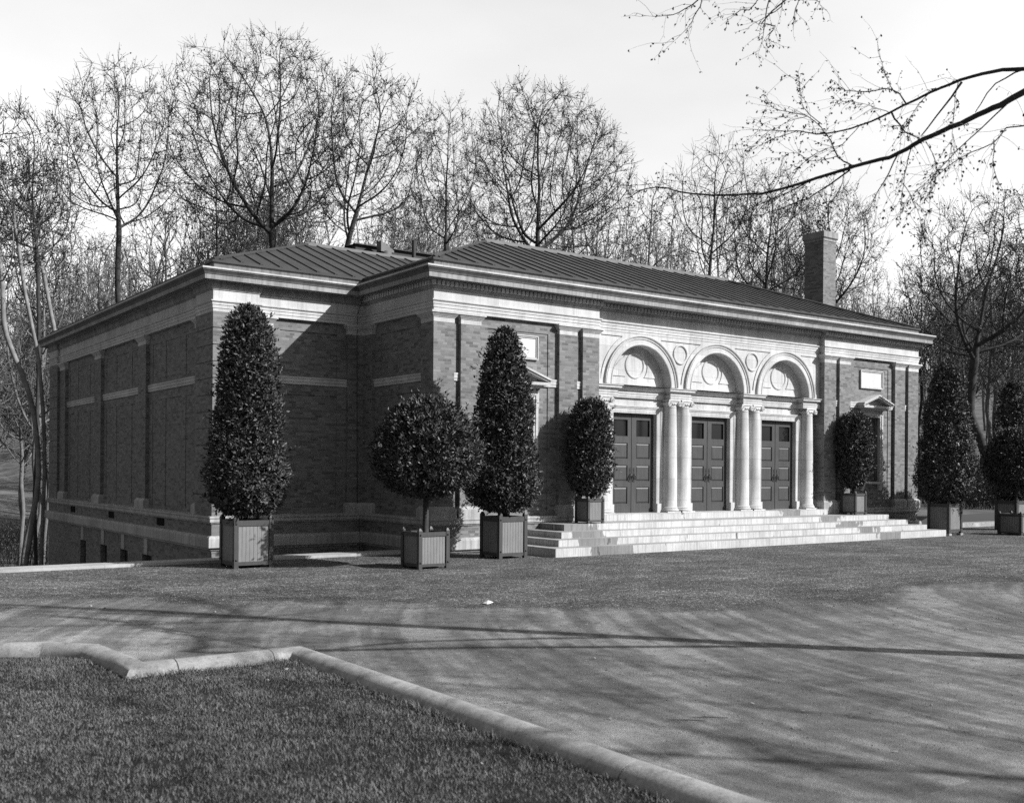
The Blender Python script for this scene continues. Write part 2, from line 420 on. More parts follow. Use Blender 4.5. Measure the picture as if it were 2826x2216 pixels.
# ------------------------------------------------------------------ mesh helpers
class MB:
    def __init__(s):
        s.v = []; s.f = []; s.m = []; s.cur = 0
    def add(s, vs, fs):
        o = len(s.v)
        s.v.extend(tuple(p) for p in vs)
        for f in fs:
            s.f.append([i + o for i in f]); s.m.append(s.cur)
    def box(s, x0, y0, z0, x1, y1, z1):
        s.add([(x0, y0, z0), (x1, y0, z0), (x1, y1, z0), (x0, y1, z0), (x0, y0, z1), (x1, y0, z1), (x1, y1, z1), (x0, y1, z1)],
              [(3, 2, 1, 0), (4, 5, 6, 7), (0, 1, 5, 4), (1, 2, 6, 5), (2, 3, 7, 6), (3, 0, 4, 7)])
    def frustum(s, a, z0, b, z1):
        """a, b = (x0,y0,x1,y1) rectangles at z0 and z1"""
        s.add([(a[0], a[1], z0), (a[2], a[1], z0), (a[2], a[3], z0), (a[0], a[3], z0),
               (b[0], b[1], z1), (b[2], b[1], z1), (b[2], b[3], z1), (b[0], b[3], z1)],
              [(3, 2, 1, 0), (4, 5, 6, 7), (0, 1, 5, 4), (1, 2, 6, 5), (2, 3, 7, 6), (3, 0, 4, 7)])
    def tube(s, pts, rad, n=6, cap=True):
        pts = [Vector(p) for p in pts]
        k = len(pts)
        rings = []
        prev = None
        for i, p in enumerate(pts):
            d = (pts[min(i + 1, k - 1)] - pts[max(i - 1, 0)])
            d = d.normalized() if d.length > 1e-9 else Vector((0, 0, 1))
            if prev is None:
                a = d.orthogonal().normalized()
            else:
                a = (prev - d * prev.dot(d))
                a = a.normalized() if a.length > 1e-6 else d.orthogonal().normalized()
            prev = a
            c = d.cross(a)
            r = rad[i] if hasattr(rad, '__len__') else rad
            rings.append([p + (a * math.cos(2 * math.pi * j / n) + c * math.sin(2 * math.pi * j / n)) * r for j in range(n)])
        o = len(s.v)
        for r_ in rings:
            s.v.extend(tuple(q) for q in r_)
        for i in range(k - 1):
            for j in range(n):
                a = o + i * n + j; b_ = o + i * n + (j + 1) % n
                s.f.append([a, b_, b_ + n, a + n]); s.m.append(s.cur)
        if cap:
            s.f.append([o + j for j in reversed(range(n))]); s.m.append(s.cur)
            s.f.append([o + (k - 1) * n + j for j in range(n)]); s.m.append(s.cur)
    def lathe(s, cx, cy, prof, n=28):
        o = len(s.v)
        for r, z in prof:
            for j in range(n):
                a = 2 * math.pi * j / n
                s.v.append((cx + r * math.cos(a), cy + r * math.sin(a), z))
        for i in range(len(prof) - 1):
            for j in range(n):
                a = o + i * n + j; b_ = o + i * n + (j + 1) % n
                s.f.append([a, b_, b_ + n, a + n]); s.m.append(s.cur)
        s.f.append([o + j for j in reversed(range(n))]); s.m.append(s.cur)
        s.f.append([o + (len(prof) - 1) * n + j for j in range(n)]); s.m.append(s.cur)
    def sweep(s, path, prof, closed=False):
        """path: plan points, outside on the right hand; prof: (outward, z)"""
        P = [Vector(p) for p in path]
        n = len(P)
        offs = []
        for i in range(n):
            def nrm(a, b):
                d = (b - a).normalized()
                return Vector((d.y, -d.x))
            if closed or 0 < i < n - 1:
                n1 = nrm(P[i - 1], P[i]); n2 = nrm(P[i], P[(i + 1) % n])
                o = (n1 + n2) / (1 + n1.dot(n2))
            elif i == 0:
                o = nrm(P[0], P[1])
            else:
                o = nrm(P[-2], P[-1])
            offs.append(o)
        k = len(prof)
        o0 = len(s.v)
        for i in range(n):
            for d, z in prof:
                q = P[i] + offs[i] * d
                s.v.append((q.x, q.y, z))
        for i in range(n if closed else n - 1):
            a = o0 + i * k; b_ = o0 + ((i + 1) % n) * k
            for j in range(k - 1):
                s.f.append([a + j, b_ + j, b_ + j + 1, a + j + 1]); s.m.append(s.cur)
        if not closed:
            s.f.append([o0 + j for j in range(k)]); s.m.append(s.cur)
            s.f.append([o0 + (n - 1) * k + j for j in reversed(range(k))]); s.m.append(s.cur)
    def plate(s, Mp, outer, holes, d):
        """flat face with holes; Mp maps (u, w, depth) to the world"""
        pts = []; edges = []
        for poly in [outer] + list(holes):
            o = len(pts)
            pts.extend(Vector(p) for p in poly)
            edges.extend((o + i, o + (i + 1) % len(poly)) for i in range(len(poly)))
        vs, _, fs, *_ = delaunay_2d_cdt(pts, edges, [], 0, 1e-6)
        def inside(p, poly):
            c = False; j = len(poly) - 1
            for i in range(len(poly)):
                if (poly[i][1] > p[1]) != (poly[j][1] > p[1]) and \
                   p[0] < (poly[j][0] - poly[i][0]) * (p[1] - poly[i][1]) / (poly[j][1] - poly[i][1]) + poly[i][0]:
                    c = not c
                j = i
            return c
        keep = []
        for f in fs:
            c = sum((vs[i] for i in f), Vector((0, 0))) / len(f)
            if inside(c, outer) and not any(inside(c, h) for h in holes):
                keep.append(f)
        s.add([Mp(q[0], q[1], d) for q in vs], keep)
    def walls(s, Mp, poly, d0, d1):
        n = len(poly)
        s.add([Mp(p[0], p[1], d0) for p in poly] + [Mp(p[0], p[1], d1) for p in poly],
              [(i, (i + 1) % n, n + (i + 1) % n, n + i) for i in range(n)])
    def sunk(s, Mp, poly, d0, d1, holes=()):
        s.walls(Mp, poly, d0, d1)
        s.plate(Mp, poly, list(holes), d1)
    def build(s, name, mats, parent=None, smooth=0):
        me = bpy.data.meshes.new(name)
        me.from_pydata(s.v, [], s.f)
        if not isinstance(mats, (list, tuple)):
            mats = [mats]
        for m_ in mats:
            me.materials.append(m_)
        if len(mats) > 1:
            me.polygons.foreach_set("material_index", s.m)
        box_uv(me)
        if smooth:
            me.polygons.foreach_set("use_smooth", [True] * len(me.polygons))
            me.set_sharp_from_angle(angle=R(smooth))
        me.update()
        o = bpy.data.objects.new(name, me)
        COL.objects.link(o)
        if parent is not None:
            o.parent = parent
            wm = parent_world(parent)
            o.matrix_parent_inverse = wm.inverted()
        return o

def parent_world(p):
    """world matrix of an object built here from its own loc/rot and its parents"""
    m_ = Matrix.Translation(p.location) @ p.rotation_euler.to_matrix().to_4x4()
    if p.parent:
        m_ = parent_world(p.parent) @ p.matrix_parent_inverse @ m_
    return m_

def box_uv(me):
    nl = len(me.loops)
    if nl == 0:
        return
    uvl = me.uv_layers.new(name="UVMap")
    co = np.empty(len(me.vertices) * 3, dtype=np.float32); me.vertices.foreach_get("co", co); co = co.reshape(-1, 3)
    vi = np.empty(nl, dtype=np.int32); me.loops.foreach_get("vertex_index", vi)
    nr = np.empty(len(me.polygons) * 3, dtype=np.float32); me.polygons.foreach_get("normal", nr); nr = np.abs(nr.reshape(-1, 3))
    lt = np.empty(len(me.polygons), dtype=np.int32); me.polygons.foreach_get("loop_total", lt)
    ln = np.repeat(nr, lt, axis=0)
    c = co[vi]
    ax = np.argmax(ln, axis=1)
    uv = np.empty((nl, 2), dtype=np.float32)
    uv[:, 0] = np.where(ax == 0, c[:, 1], c[:, 0])
    uv[:, 1] = np.where(ax == 2, c[:, 1], c[:, 2])
    uvl.data.foreach_set("uv", uv.ravel())

def np_obj(name, verts, faces, mats, parent=None, midx=None):
    """verts (N,3), faces (M,k) arrays"""
    me = bpy.data.meshes.new(name)
    verts = np.asarray(verts, dtype=np.float32); faces = np.asarray(faces, dtype=np.int32)
    nf, k = faces.shape
    me.vertices.add(len(verts)); me.vertices.foreach_set("co", verts.ravel())
    me.loops.add(nf * k); me.loops.foreach_set("vertex_index", faces.ravel())
    me.polygons.add(nf)
    me.polygons.foreach_set("loop_start", np.arange(0, nf * k, k, dtype=np.int32))
    me.polygons.foreach_set("loop_total", np.full(nf, k, dtype=np.int32))
    if not isinstance(mats, (list, tuple)):
        mats = [mats]
    for m_ in mats:
        me.materials.append(m_)
    if midx is not None:
        me.polygons.foreach_set("material_index", np.asarray(midx, dtype=np.int32))
    me.update(calc_edges=True)
    me.validate()
    o = bpy.data.objects.new(name, me)
    COL.objects.link(o)
    if parent is not None:
        o.parent = parent
        o.matrix_parent_inverse = parent_world(parent).inverted()
    return o

def empty(name, loc=(0, 0, 0), label=None, cat=None, group=None):
    o = bpy.data.objects.new(name, None)
    o.location = loc
    o.empty_display_size = 0.3
    COL.objects.link(o)
    tag(o, label, cat, group)
    return o

def tag(o, label=None, cat=None, group=None, kind=None):
    if label: o["label"] = label
    if cat: o["category"] = cat
    if group: o["group"] = group
    if kind: o["kind"] = kind
    return o

def front(y0):      # plane facing -Y: u = x, w = z, depth goes +Y
    return lambda u, v_, d: (u, y0 + d, v_)

def side(x0):       # plane facing -X: u = y, w = z, depth goes +X
    return lambda u, v_, d: (x0 + d, u, v_)

def rect(u0, w0, u1, w1):
    return [(u0, w0), (u1, w0), (u1, w1), (u0, w1)]

def arc(cx, cz, r, a0, a1, n):
    return [(cx + r * math.cos(R(a0 + (a1 - a0) * i / n)), cz + r * math.sin(R(a0 + (a1 - a0) * i / n))) for i in range(n + 1)]

# ------------------------------------------------------------------ the building
W1, W2, W3 = 5.166, 14.637, 19.80
YW = 3.535
FD = 0.10                                  # depth of the brick fields behind the pilasters
bld = empty("brick_pavilion", (9.9, 8, 0), "long brick pavilion with three arched stone doorways under a seamed metal roof", "building")

# --- brick walls with sunk panels
mb = MB()
WC = [2.57, 17.24]
for c, x0, x1 in ((WC[0], 0.10, W1 - 0.1), (WC[1], W2 + 0.1, W3 - 0.1)):
    Mf = front(FD)
    pan = rect(c - 0.95, 0.95, c + 0.95, 5.51)
    win = rect(c - 0.475, 1.72, c + 0.475, 3.86)
    mb.plate(Mf, rect(x0, -0.1, x1, 5.82), [pan], 0)
    mb.sunk(Mf, pan, 0, 0.022, [win])
    mb.walls(Mf, win, 0.022, 0.30)
Ms = side(FD)
up_, lo_ = rect(0.80, 4.42, 2.76, 5.50), rect(0.80, 0.95, 2.76, 3.905)
mb.plate(Ms, rect(FD, -3.2, YW + FD, 5.82), [up_, lo_], 0)
mb.sunk(Ms, up_, 0, 0.022); mb.sunk(Ms, lo_, 0, 0.022)
Mw = front(YW + FD)
up_, lo_ = rect(-2.31, 4.42, -0.72, 5.51), rect(-2.31, 0.95, -0.72, 3.895)
mb.plate(Mw, rect(-3.92, -3.2, FD, 5.82), [up_, lo_], 0)
mb.sunk(Mw, up_, 0, 0.022); mb.sunk(Mw, lo_, 0, 0.022)
XS = -4.02
Mx = side(XS + FD)
pans = []
for k in range(3):
    for a, b in ((5.05, 5.94), (6.27, 7.6), (7.97, 8.77)):
        dy = k * 4.875
        pans += [rect(a + dy, 4.44, b + dy, 5.475), rect(a + dy, 0.95, b + dy, 3.90)]
mb.plate(Mx, rect(YW + FD, 0.3, 20.9, 5.82), pans, 0)
for p in pans:
    mb.sunk(Mx, p, 0, 0.013)
# other faces of the shell
mb.add([(W3 - FD, FD, -0.1), (W3 - FD, YW + FD, -0.1), (W3 - FD, YW + FD, 5.82), (W3 - FD, FD, 5.82)], [(0, 1, 2, 3)])
mb.add([(W3 - FD, YW + FD, -0.1), (23.8, YW + FD, -0.1), (23.8, YW + FD, 5.82), (W3 - FD, YW + FD, 5.82)], [(0, 1, 2, 3)])
mb.add([(23.8, YW + FD, -3.1), (23.8, 20.9, -3.1), (23.8, 20.9, 5.82), (23.8, YW + FD, 5.82)], [(0, 1, 2, 3)])
mb.add([(23.8, 20.9, -3.1), (-3.92, 20.9, -3.1), (-3.92, 20.9, 5.82), (23.8, 20.9, 5.82)], [(0, 1, 2, 3)])
mb.build("wall", BRICK, bld)

# --- pilasters (each: shaft, capital, base)
def pilaster(x0, y0, x1, y1, faces, grooved=False, cap=True, corner=False, zb=0.83):
    """faces: string of the free sides among 'W' (-x), 'S' (-y), 'E' (+x), 'N' (+y)"""
    def grow(d):
        return (x0 - (d if 'W' in faces else 0), y0 - (d if 'S' in faces else 0), x1 + (d if 'E' in faces else 0), y1 + (d if 'N' in faces else 0))
    s_ = MB()
    top = 5.53 if cap else 5.79
    if grooved:
        z = zb
        for zt in [1.36 + 0.4035 * i for i in range(11)]:
            zt = min(zt, top)
            s_.box(*grow(0)[:2], z, *grow(0)[2:], zt - 0.018)
            c = grow(-0.022)
            s_.box(c[0], c[1], zt - 0.018, c[2], c[3], zt + 0.012)
            z = zt + 0.012
        if z < top:
            s_.box(*grow(0)[:2], z, *grow(0)[2:], top)
    else:
        s_.box(x0, y0, zb, x1, y1, top)
    p = s_.build("pilaster", BRICK, bld)
    if cap:
        c = MB()
        a = grow(0.004)
        c.box(a[0], a[1], 5.53, a[2], a[3], 5.645)
        a1, a2, a3 = grow(0.02), grow(0.03), grow(0.085)
        c.box(a1[0], a1[1], 5.645, a1[2], a1[3], 5.665)
        c.frustum(a2, 5.665, a3, 5.74)
        a4 = grow(0.095)
        c.box(a4[0], a4[1], 5.74, a4[2], a4[3], 5.787)
        c.build("capital", STONE, p)
    if not grooved:
        bs = MB()
        a, b = grow(0.065), grow(0.01)
        bs.box(a[0], a[1], 0.79, a[2], a[3], 1.05)
        bs.frustum(a, 1.05, b, 1.125)
        bs.build("pilaster_base", STONE_D, p)
    return p

pilaster(0, 0, 0.589, 0.575, 'WSEN')
pilaster(0.777, 0, 1.365, 0.13, 'WSE')
pilaster(3.815, 0, 4.41, 0.13, 'WSE')
pilaster(4.602, 0, W1, 0.60, 'WSE')
pilaster(W2, 0, 15.23, 0.60, 'WSE')
pilaster(15.413, 0, 15.99, 0.13, 'WSE')
pilaster(18.445, 0, 19.02, 0.13, 'WSE')
pilaster(19.216, 0, W3, 0.575, 'WSEN')
pilaster(0, 3.065, 0.15, YW + 0.05, 'WS')                         # in the inner corner, on the pavilion flank
pilaster(-0.45, YW, 0.05, YW + 0.13, 'SW')
pilaster(-2.93, YW, -2.53, YW + 0.13, 'SE')
pilaster(-4.10, 3.45, -2.93, 4.67, 'WSEN', grooved=True, cap=False)
pilaster(XS, 4.67, XS + 0.13, 4.97, 'WN')
for a, b in ((9.1, 9.85), (13.95, 14.73)):
    pilaster(XS, a, XS + 0.13, b, 'WSN')
pilaster(XS, 18.83, XS + 0.13, 19.68, 'WS')
pilaster(-4.10, 19.68, -3.0, 20.98, 'WSN', grooved=True, cap=False)

# --- belt courses
def belt(Mp, u0, u1, dout=0.03):
    b_ = MB()
    for (z0, z1, d) in ((4.155, 4.215, dout), (4.215, 4.222, dout - 0.012), (4.222, 4.30, dout + 0.006), (4.30, 4.307, dout - 0.012), (4.307, 4.35, dout + 0.014)):
        q0, q1 = Mp(u0, z0, -d), Mp(u1, z1, 0.06)
        b_.box(min(q0[0], q1[0]), min(q0[1], q1[1]), z0, max(q0[0], q1[0]), max(q0[1], q1[1]), z1)
    return b_.build("belt_course", STONE, bld)
for u0, u1 in ((1.365, 3.815), (15.99, 18.445), (0.589, 0.777), (4.41, 4.602), (15.23, 15.413), (19.02, 19.216)):
    belt(front(FD), u0, u1, 0.03)
belt(side(FD), 0.575, 3.065, 0.03)
belt(front(YW + FD), -2.53, -0.45, 0.03)
for u0, u1 in ((4.97, 9.1), (9.85, 13.95), (14.73, 18.83)):
    belt(side(XS + FD), u0, u1, 0.03)

# --- entablature
EP = [(-4.10, 20.98), (-4.10, 19.68), (XS, 19.68), (XS, 4.67), (-4.10, 4.67), (-4.10, 3.45), (-2.93, 3.45), (-2.93, YW), (0, YW), (0, 0),
      (W1, 0), (W1, 0.19), (W2, 0.19), (W2, 0), (W3, 0), (W3, YW), (23.9, YW), (23.9, 20.98)]
mb = MB(); mb.sweep(EP, [(-0.13, 5.79), (0, 5.79), (0, 5.865), (0.014, 5.868), (0.014, 5.945), (0.028, 5.948), (0.028, 6.0), (0.035, 6.005), (0.06, 6.03), (0.06, 6.055), (-0.02, 6.062)], True)
mb.build("architrave", STONE, bld)
mb = MB(); mb.sweep(EP, [(0.0, 6.055), (0.0, 6.31)], True)
mb.build("frieze", STONE, bld)
mb = MB(); mb.sweep(EP, [(0.0, 6.305), (0.02, 6.31), (0.02, 6.33), (0.045, 6.345), (0.055, 6.375), (0.055, 6.50), (0.10, 6.505), (0.12, 6.53), (-0.05, 6.535)], True)
CP = [(-4.06, 20.94), (-4.06, YW), (0, YW), (0, 0), (W3, 0), (W3, YW), (23.86, YW), (23.86, 20.94)]
mb.sweep(CP, [(-0.25, 6.528), (0.30, 6.528), (0.305, 6.512), (0.33, 6.512), (0.33, 6.622), (0.336, 6.624), (-0.2, 6.626)], True)
cor = mb.build("cornice", CORONA, bld)
mb = MB(); mb.sweep(CP, [(0.30, 6.624), (0.342, 6.627), (0.35, 6.655), (0.372, 6.69), (0.395, 6.715), (0.404, 6.748), (0.2, 6.750)], True)
mb.build("gutter_moulding", CYMA, cor)
mb = MB(); mb.sweep(CP, [(0.2, 6.746), (0.4147, 6.749), (0.4147, 6.788), (0.0, 6.805), (-0.1, 6.806)], True)
mb.build("gutter_lip", STONE, cor)
mb = MB(); mb.sweep(CP, [(0.0, 6.80), (0.0, 7.0), (-0.3, 7.01)], True)
mb.build("blocking_course", BLOCKING, cor)
# dentils of the front block, as one course
def dentil_row(p0, p1, nrm):
    mb = MB()
    p0, p1, nrm = Vector(p0), Vector(p1), Vector(nrm)
    L = (p1 - p0).length
    n = max(1, round(L / 0.125)); d = (p1 - p0) / n; e = d.normalized()
    for i in range(n):
        c = p0 + d * (i + 0.5)
        a = c - e * 0.041 + nrm * 0.04; b = c + e * 0.041 + nrm * 0.118
        mb.box(min(a.x, b.x), min(a.y, b.y), 6.385, max(a.x, b.x), max(a.y, b.y), 6.492)
    mb.build("dentil_course", STONE, bld)
dentil_row((-0.11, 0), (W1 + 0.06, 0), (0, -1))
dentil_row((W1 + 0.06, 0.19), (W2 - 0.06, 0.19), (0, -1))
dentil_row((W2 - 0.06, 0), (W3 + 0.11, 0), (0, -1))
dentil_row((0, 0.0), (0, YW - 0.06), (-1, 0))

# --- base mouldings and plinth
BP = [(-4.10, 20.98), (-4.10, 3.45), (0, 3.45), (0, 0), (W3, 0), (W3, 3.45), (23.9, 3.45), (23.9, 20.98)]
BL = [(-4.10, 20.98), (-4.10, 3.45), (0, 3.45), (0, 0), (W1, 0)]
BR = [(W2, 0), (W3, 0), (W3, 3.45), (23.9, 3.45)]
for nm, prof, m_ in (("water_table", [(-0.2, 0.86), (0.07, 0.838), (0.075, 0.79), (0.06, 0.775), (0.06, 0.70), (0.03, 0.685), (0.03, 0.665), (-0.05, 0.66)], STONE_D),
                     ("plinth", [(0.0, 0.67), (0.0, -0.05)], BRICK),
                     ("base_band", [(-0.02, 0.375), (0.06, 0.36), (0.09, 0.335), (0.10, 0.30), (0.10, 0.085), (0.05, 0.08), (0.05, 0.055), (0.03, 0.05), (0.03, 0.02), (-0.05, 0.015)], STONE_D)):
    for pth in (BL, BR):
        mb = MB(); mb.sweep(pth, prof); mb.build(nm, m_, bld)
# basement wall under the left wing with window openings
mb = MB()
bw = [(16.155, 15.403), (13.583, 12.80), (11.321, 10.528), (9.083, 8.2)]
holes = [rect(b, -2.2, a, -0.453) for a, b in bw]
Mb = side(-4.09)
mb.plate(Mb, rect(3.46, -3.2, 20.97, 0.03), holes, 0)
for h in holes:
    mb.walls(Mb, h, 0, 0.45)
mb.add([(-4.09, 3.46, -3.2), (0.0, 3.46, -3.2), (0.0, 3.46, 0.03), (-4.09, 3.46, 0.03)], [(0, 1, 2, 3)])
mb.add([(0.01, 0.01, -3.2), (0.01, 3.46, -3.2), (0.01, 3.46, 0.03), (0.01, 0.01, 0.03)], [(0, 1, 2, 3)])
mb.build("basement_wall", BRICK, bld)
for a, b in bw:
    k = MB(); k.box(-3.75, b, -2.2, -3.7, a, -0.453)
    bwin = k.build("basement_window", VOID, bld)
    for i in range(6):
        y = b + (a - b) * (i + 0.5) / 6
        k = MB(); k.tube([(-3.95, y, -2.2), (-3.95, y, -0.46)], 0.014, 6)
        k.build("window_bar", IRON, bwin)
    k = MB(); yc = (a + b) / 2 + 0.06
    k.box(-4.115, yc - 0.16, -0.44, -4.05, yc + 0.16, 0.012)
    k.build("keystone", STONE_D, bwin)
for a, b in ((17.48, 16.88), (12.57, 11.985), (7.70, 7.07)):
    k = MB(); k.box(-4.112, b, 0.44, -4.03, a, 0.64)
    for i in range(6):
        z = 0.455 + i * 0.032
        k.box(-4.122, b + 0.02, z, -4.10, a - 0.02, z + 0.012)
    k.build("vent_grille", VOID, bld)

# --- portico
AC = [6.88, 9.915, 12.965]
AZ, AR, ARO = 4.375, 1.115, 1.37
Mp = front(0.19)
mb = MB()
arches = [[(c + AR, 4.33)] + arc(c, AZ, AR, 0, 180, 40) + [(c - AR, 4.33)] for c in AC]
sp = []
RS = 1.49
def ang_at(dz): return math.degrees(math.asin(dz / RS))
a_t, a_b = ang_at(5.69 - AZ), ang_at(0.105)
for c0, c1 in ((AC[0], AC[1]), (AC[1], AC[2])):
    sp.append(arc(c0, AZ, RS, a_t, a_b, 14) + arc(c1, AZ, RS, 180 - a_b, 180 - a_t, 14))
sp.append([(5.38, 5.69), (5.38, 4.48)] + arc(AC[0], AZ, RS, 180 - a_b - 1, 180 - a_t, 14))
sp.append(arc(AC[2], AZ, RS, a_t, a_b + 1, 14) + [(14.5, 4.48), (14.5, 5.69)])
mb.plate(Mp, rect(W1, 4.33, W2, 5.80), arches + sp, 0)
for p in sp:
    mb.sunk(Mp, p, 0, 0.028)
for p in arches:
    mb.walls(Mp, p[1:-1], 0, 0.30)
for c in (8.3975, 11.44):                                         # spandrel roundels
    ring = []
    for r_, d in ((0.285, 0.028), (0.285, -0.004), (0.262, -0.010), (0.24, -0.004), (0.225, 0.012), (0.225, 0.024)):
        ring.append([(c + r_ * math.cos(2 * math.pi * i / 40), 5.347 + r_ * math.sin(2 * math.pi * i / 40), d) for i in range(40)])
    o = len(mb.v)
    for rg in ring:
        mb.v.extend(Mp(*q) for q in rg)
    for j in range(len(ring) - 1):
        for i in range(40):
            mb.f.append([o + j * 40 + i, o + j * 40 + (i + 1) % 40, o + (j + 1) * 40 + (i + 1) % 40, o + (j + 1) * 40 + i]); mb.m.append(0)
mb.build("arcade_wall", STONE, bld)

for c in AC:
    # archivolt
    k = MB()
    prof = [(AR, 0.0), (AR, -0.03), (AR + 0.025, -0.04), (AR + 0.05, -0.02), (AR + 0.16, -0.02), (AR + 0.165, -0.04), (AR + 0.195, -0.045), (AR + 0.2, -0.03), (AR + 0.215, -0.03), (AR + 0.23, -0.06), (AR + 0.25, -0.07), (ARO, -0.07), (ARO, 0.01)]
    n = 48
    for i in range(n + 1):
        a = math.pi * i / n
        for r_, d in prof:
            k.v.append(Mp(c + r_ * math.cos(a), AZ + r_ * math.sin(a), d))
    q = len(prof)
    for i in range(n):
        for j in range(q - 1):
            k.f.append([i * q + j, (i + 1) * q + j, (i + 1) * q + j + 1, i * q + j + 1]); k.m.append(0)
    for i in (0, n):                                               # stilt down to the impost
        pass
    k.build("archivolt", STONE, bld)
    # tympanum with roundel and two sunk panels
    t_ = MB()
    Mt = front(0.48)
    outer = [(c + AR + 0.03, 4.30)] + arc(c, AZ, AR + 0.03, 0, 180, 40) + [(c - AR - 0.03, 4.30)]
    pl = []
    for s_ in (1, -1):
        ro, ri = 0.90, 0.47
        pts = []
        z0 = 4.635
        a0 = math.asin((z0 - AZ) / ro)
        for i in range(13):
            a = a0 + (R(66) - a0) * i / 12
            pts.append((c + s_ * ro * math.cos(a), AZ + ro * math.sin(a)))
        zc = 4.955
        b0 = math.asin(max(-1, (z0 - zc) / ri)); 
        px, pz = pts[-1]
        b1 = math.atan2(pz - zc, abs(px - c))
        for i in range(11):
            a = min(b1, R(62)) + (b0 - min(b1, R(62))) * i / 10
            pts.append((c + s_ * ri * math.cos(a), zc + ri * math.sin(a)))
        pl.append(pts if s_ == 1 else pts[::-1])
    t_.plate(Mt, outer, pl, 0)
    for p in pl:
        t_.sunk(Mt, p, 0, -0.024)
    ring = []
    for r_, d in ((0.365, 0.0), (0.36, -0.022), (0.335, -0.03), (0.315, -0.018), (0.305, 0.0), (0.30, 0.012), (0.0, 0.012)):
        ring.append([(c + r_ * math.cos(2 * math.pi * i / 40), 4.955 + r_ * math.sin(2 * math.pi * i / 40), d - 0.001) for i in range(40)])
    o = len(t_.v)
    for rg in ring:
        t_.v.extend(Mt(*q_) for q_ in rg)
    for j in range(len(ring) - 2):
        for i in range(40):
            t_.f.append([o + j * 40 + i, o + j * 40 + (i + 1) % 40, o + (j + 1) * 40 + (i + 1) % 40, o + (j + 1) * 40 + i]); t_.m.append(0)
    t_.build("tympanum", STONE, bld)

# impost entablature: forward over the columns, back over the doors
mb = MB()
xs = [W1, 5.99, 7.985, 8.81, 11.03, 11.85, 13.81, W2]
path = []
fwd = True
for i, x in enumerate(xs):
    y = 0.18 if fwd else 0.40
    path.append((x, y))
    if 0 < i < len(xs) - 1:
        fwd = not fwd
        path.append((x, 0.18 if fwd else 0.40))
mb.sweep(path, [(-0.30, 4.04), (0, 4.04), (0, 4.085), (0.012, 4.087), (0.012, 4.15), (0.03, 4.155), (0.03, 4.172), (0.0, 4.178), (0.0, 4.235), (0.02, 4.24), (0.035, 4.265), (0.085, 4.27), (0.085, 4.308), (0.10, 4.318), (0.118, 4.335), (0.118, 4.35), (-0.30, 4.356)])
mb.build("impost_entablature", STONE, bld)

# back wall of the portico
mb = MB()
holes = [rect(c - 0.83, 0.83, c + 0.83, 3.63) for c in AC]
mb.plate(front(0.47), rect(W1 - 0.05, 0.7, W2 + 0.05, 4.2), holes, 0)
for h in holes:
    mb.walls(front(0.47), h, 0, 0.3)
mb.box(14.42, 0.43, 0.84, W2 + 0.02, 0.6, 3.98); mb.box(14.40, 0.40, 3.9, W2 + 0.02, 0.6, 3.99); mb.box(14.40, 0.40, 0.84, W2 + 0.02, 0.6, 0.96)
mb.box(W1 - 0.02, 0.43, 0.84, 5.38, 0.6, 3.98)
mb.build("portico_wall", STONE, bld)

mb = MB(); mb.box(W1 + 0.002, -0.15, 0.60, W2 - 0.002, 0.75, 0.84)
mb.build("stylobate", STEPM, bld)

# columns
CX = [5.59, 8.3975 - 0.255, 8.3975 + 0.255, 11.44 - 0.255, 11.44 + 0.255, 14.21]
for x in CX:
    cy = 0.385
    k = MB()
    prof = [(0.245, 0.985), (0.238, 1.0), (0.236, 1.5), (0.233, 2.0), (0.226, 2.6), (0.216, 3.2), (0.202, 3.80), (0.206, 3.815), (0.214, 3.825), (0.214, 3.84), (0.202, 3.845), (0.202, 3.90)]
    k.lathe(x, cy, prof, 36)
    col = k.build("column", STONE, bld, 40)
    k = MB()
    k.box(x - 0.29, cy - 0.27, 0.835, x + 0.29, cy + 0.1, 0.875)
    k.lathe(x, cy, [(0.265, 0.875), (0.29, 0.885), (0.298, 0.905), (0.29, 0.928), (0.262, 0.936), (0.255, 0.95), (0.262, 0.958), (0.268, 0.97), (0.26, 0.983), (0.245, 0.99)], 32)
    k.build("column_base", STONE, col, 40)
    k = MB()
    k.box(x - 0.225, cy - 0.225, 4.0, x + 0.225, cy + 0.15, 4.039)
    k.box(x - 0.19, cy - 0.205, 3.945, x + 0.19, cy + 0.12, 4.0)
    k.lathe(x, cy, [(0.2, 3.875), (0.225, 3.90), (0.232, 3.925), (0.215, 3.95)], 24)
    for i in range(5):                                              # egg and dart
        a = R(-90 + (i - 2) * 17)
        k.lathe(x + 0.222 * math.cos(a), cy + 0.222 * math.sin(a), [(0.004, 3.885), (0.016, 3.895), (0.022, 3.92), (0.016, 3.94), (0.004, 3.948)], 8)
    for s_ in (-1, 1):
        vx = x + s_ * 0.20; vz = 3.925
        k.tube([(vx, cy - 0.235, vz), (vx, cy - 0.1, vz), (vx, cy, vz), (vx, cy + 0.12, vz)], [0.074, 0.062, 0.055, 0.06], 18)
        sp_ = []
        for i in range(46):                                         # scroll fillet
            a = -s_ * (math.pi / 2) + s_ * i * 0.3 + math.pi
            r_ = 0.074 * (1 - i / 52)
            sp_.append((vx + r_ * math.cos(a), cy - 0.237, vz + r_ * math.sin(a)))
        k.tube(sp_, 0.0085, 5)
        k.tube([(vx, cy - 0.235, vz), (vx, cy - 0.248, vz)], [0.014, 0.01], 8)
    k.build("capital", STONE, col, 40)

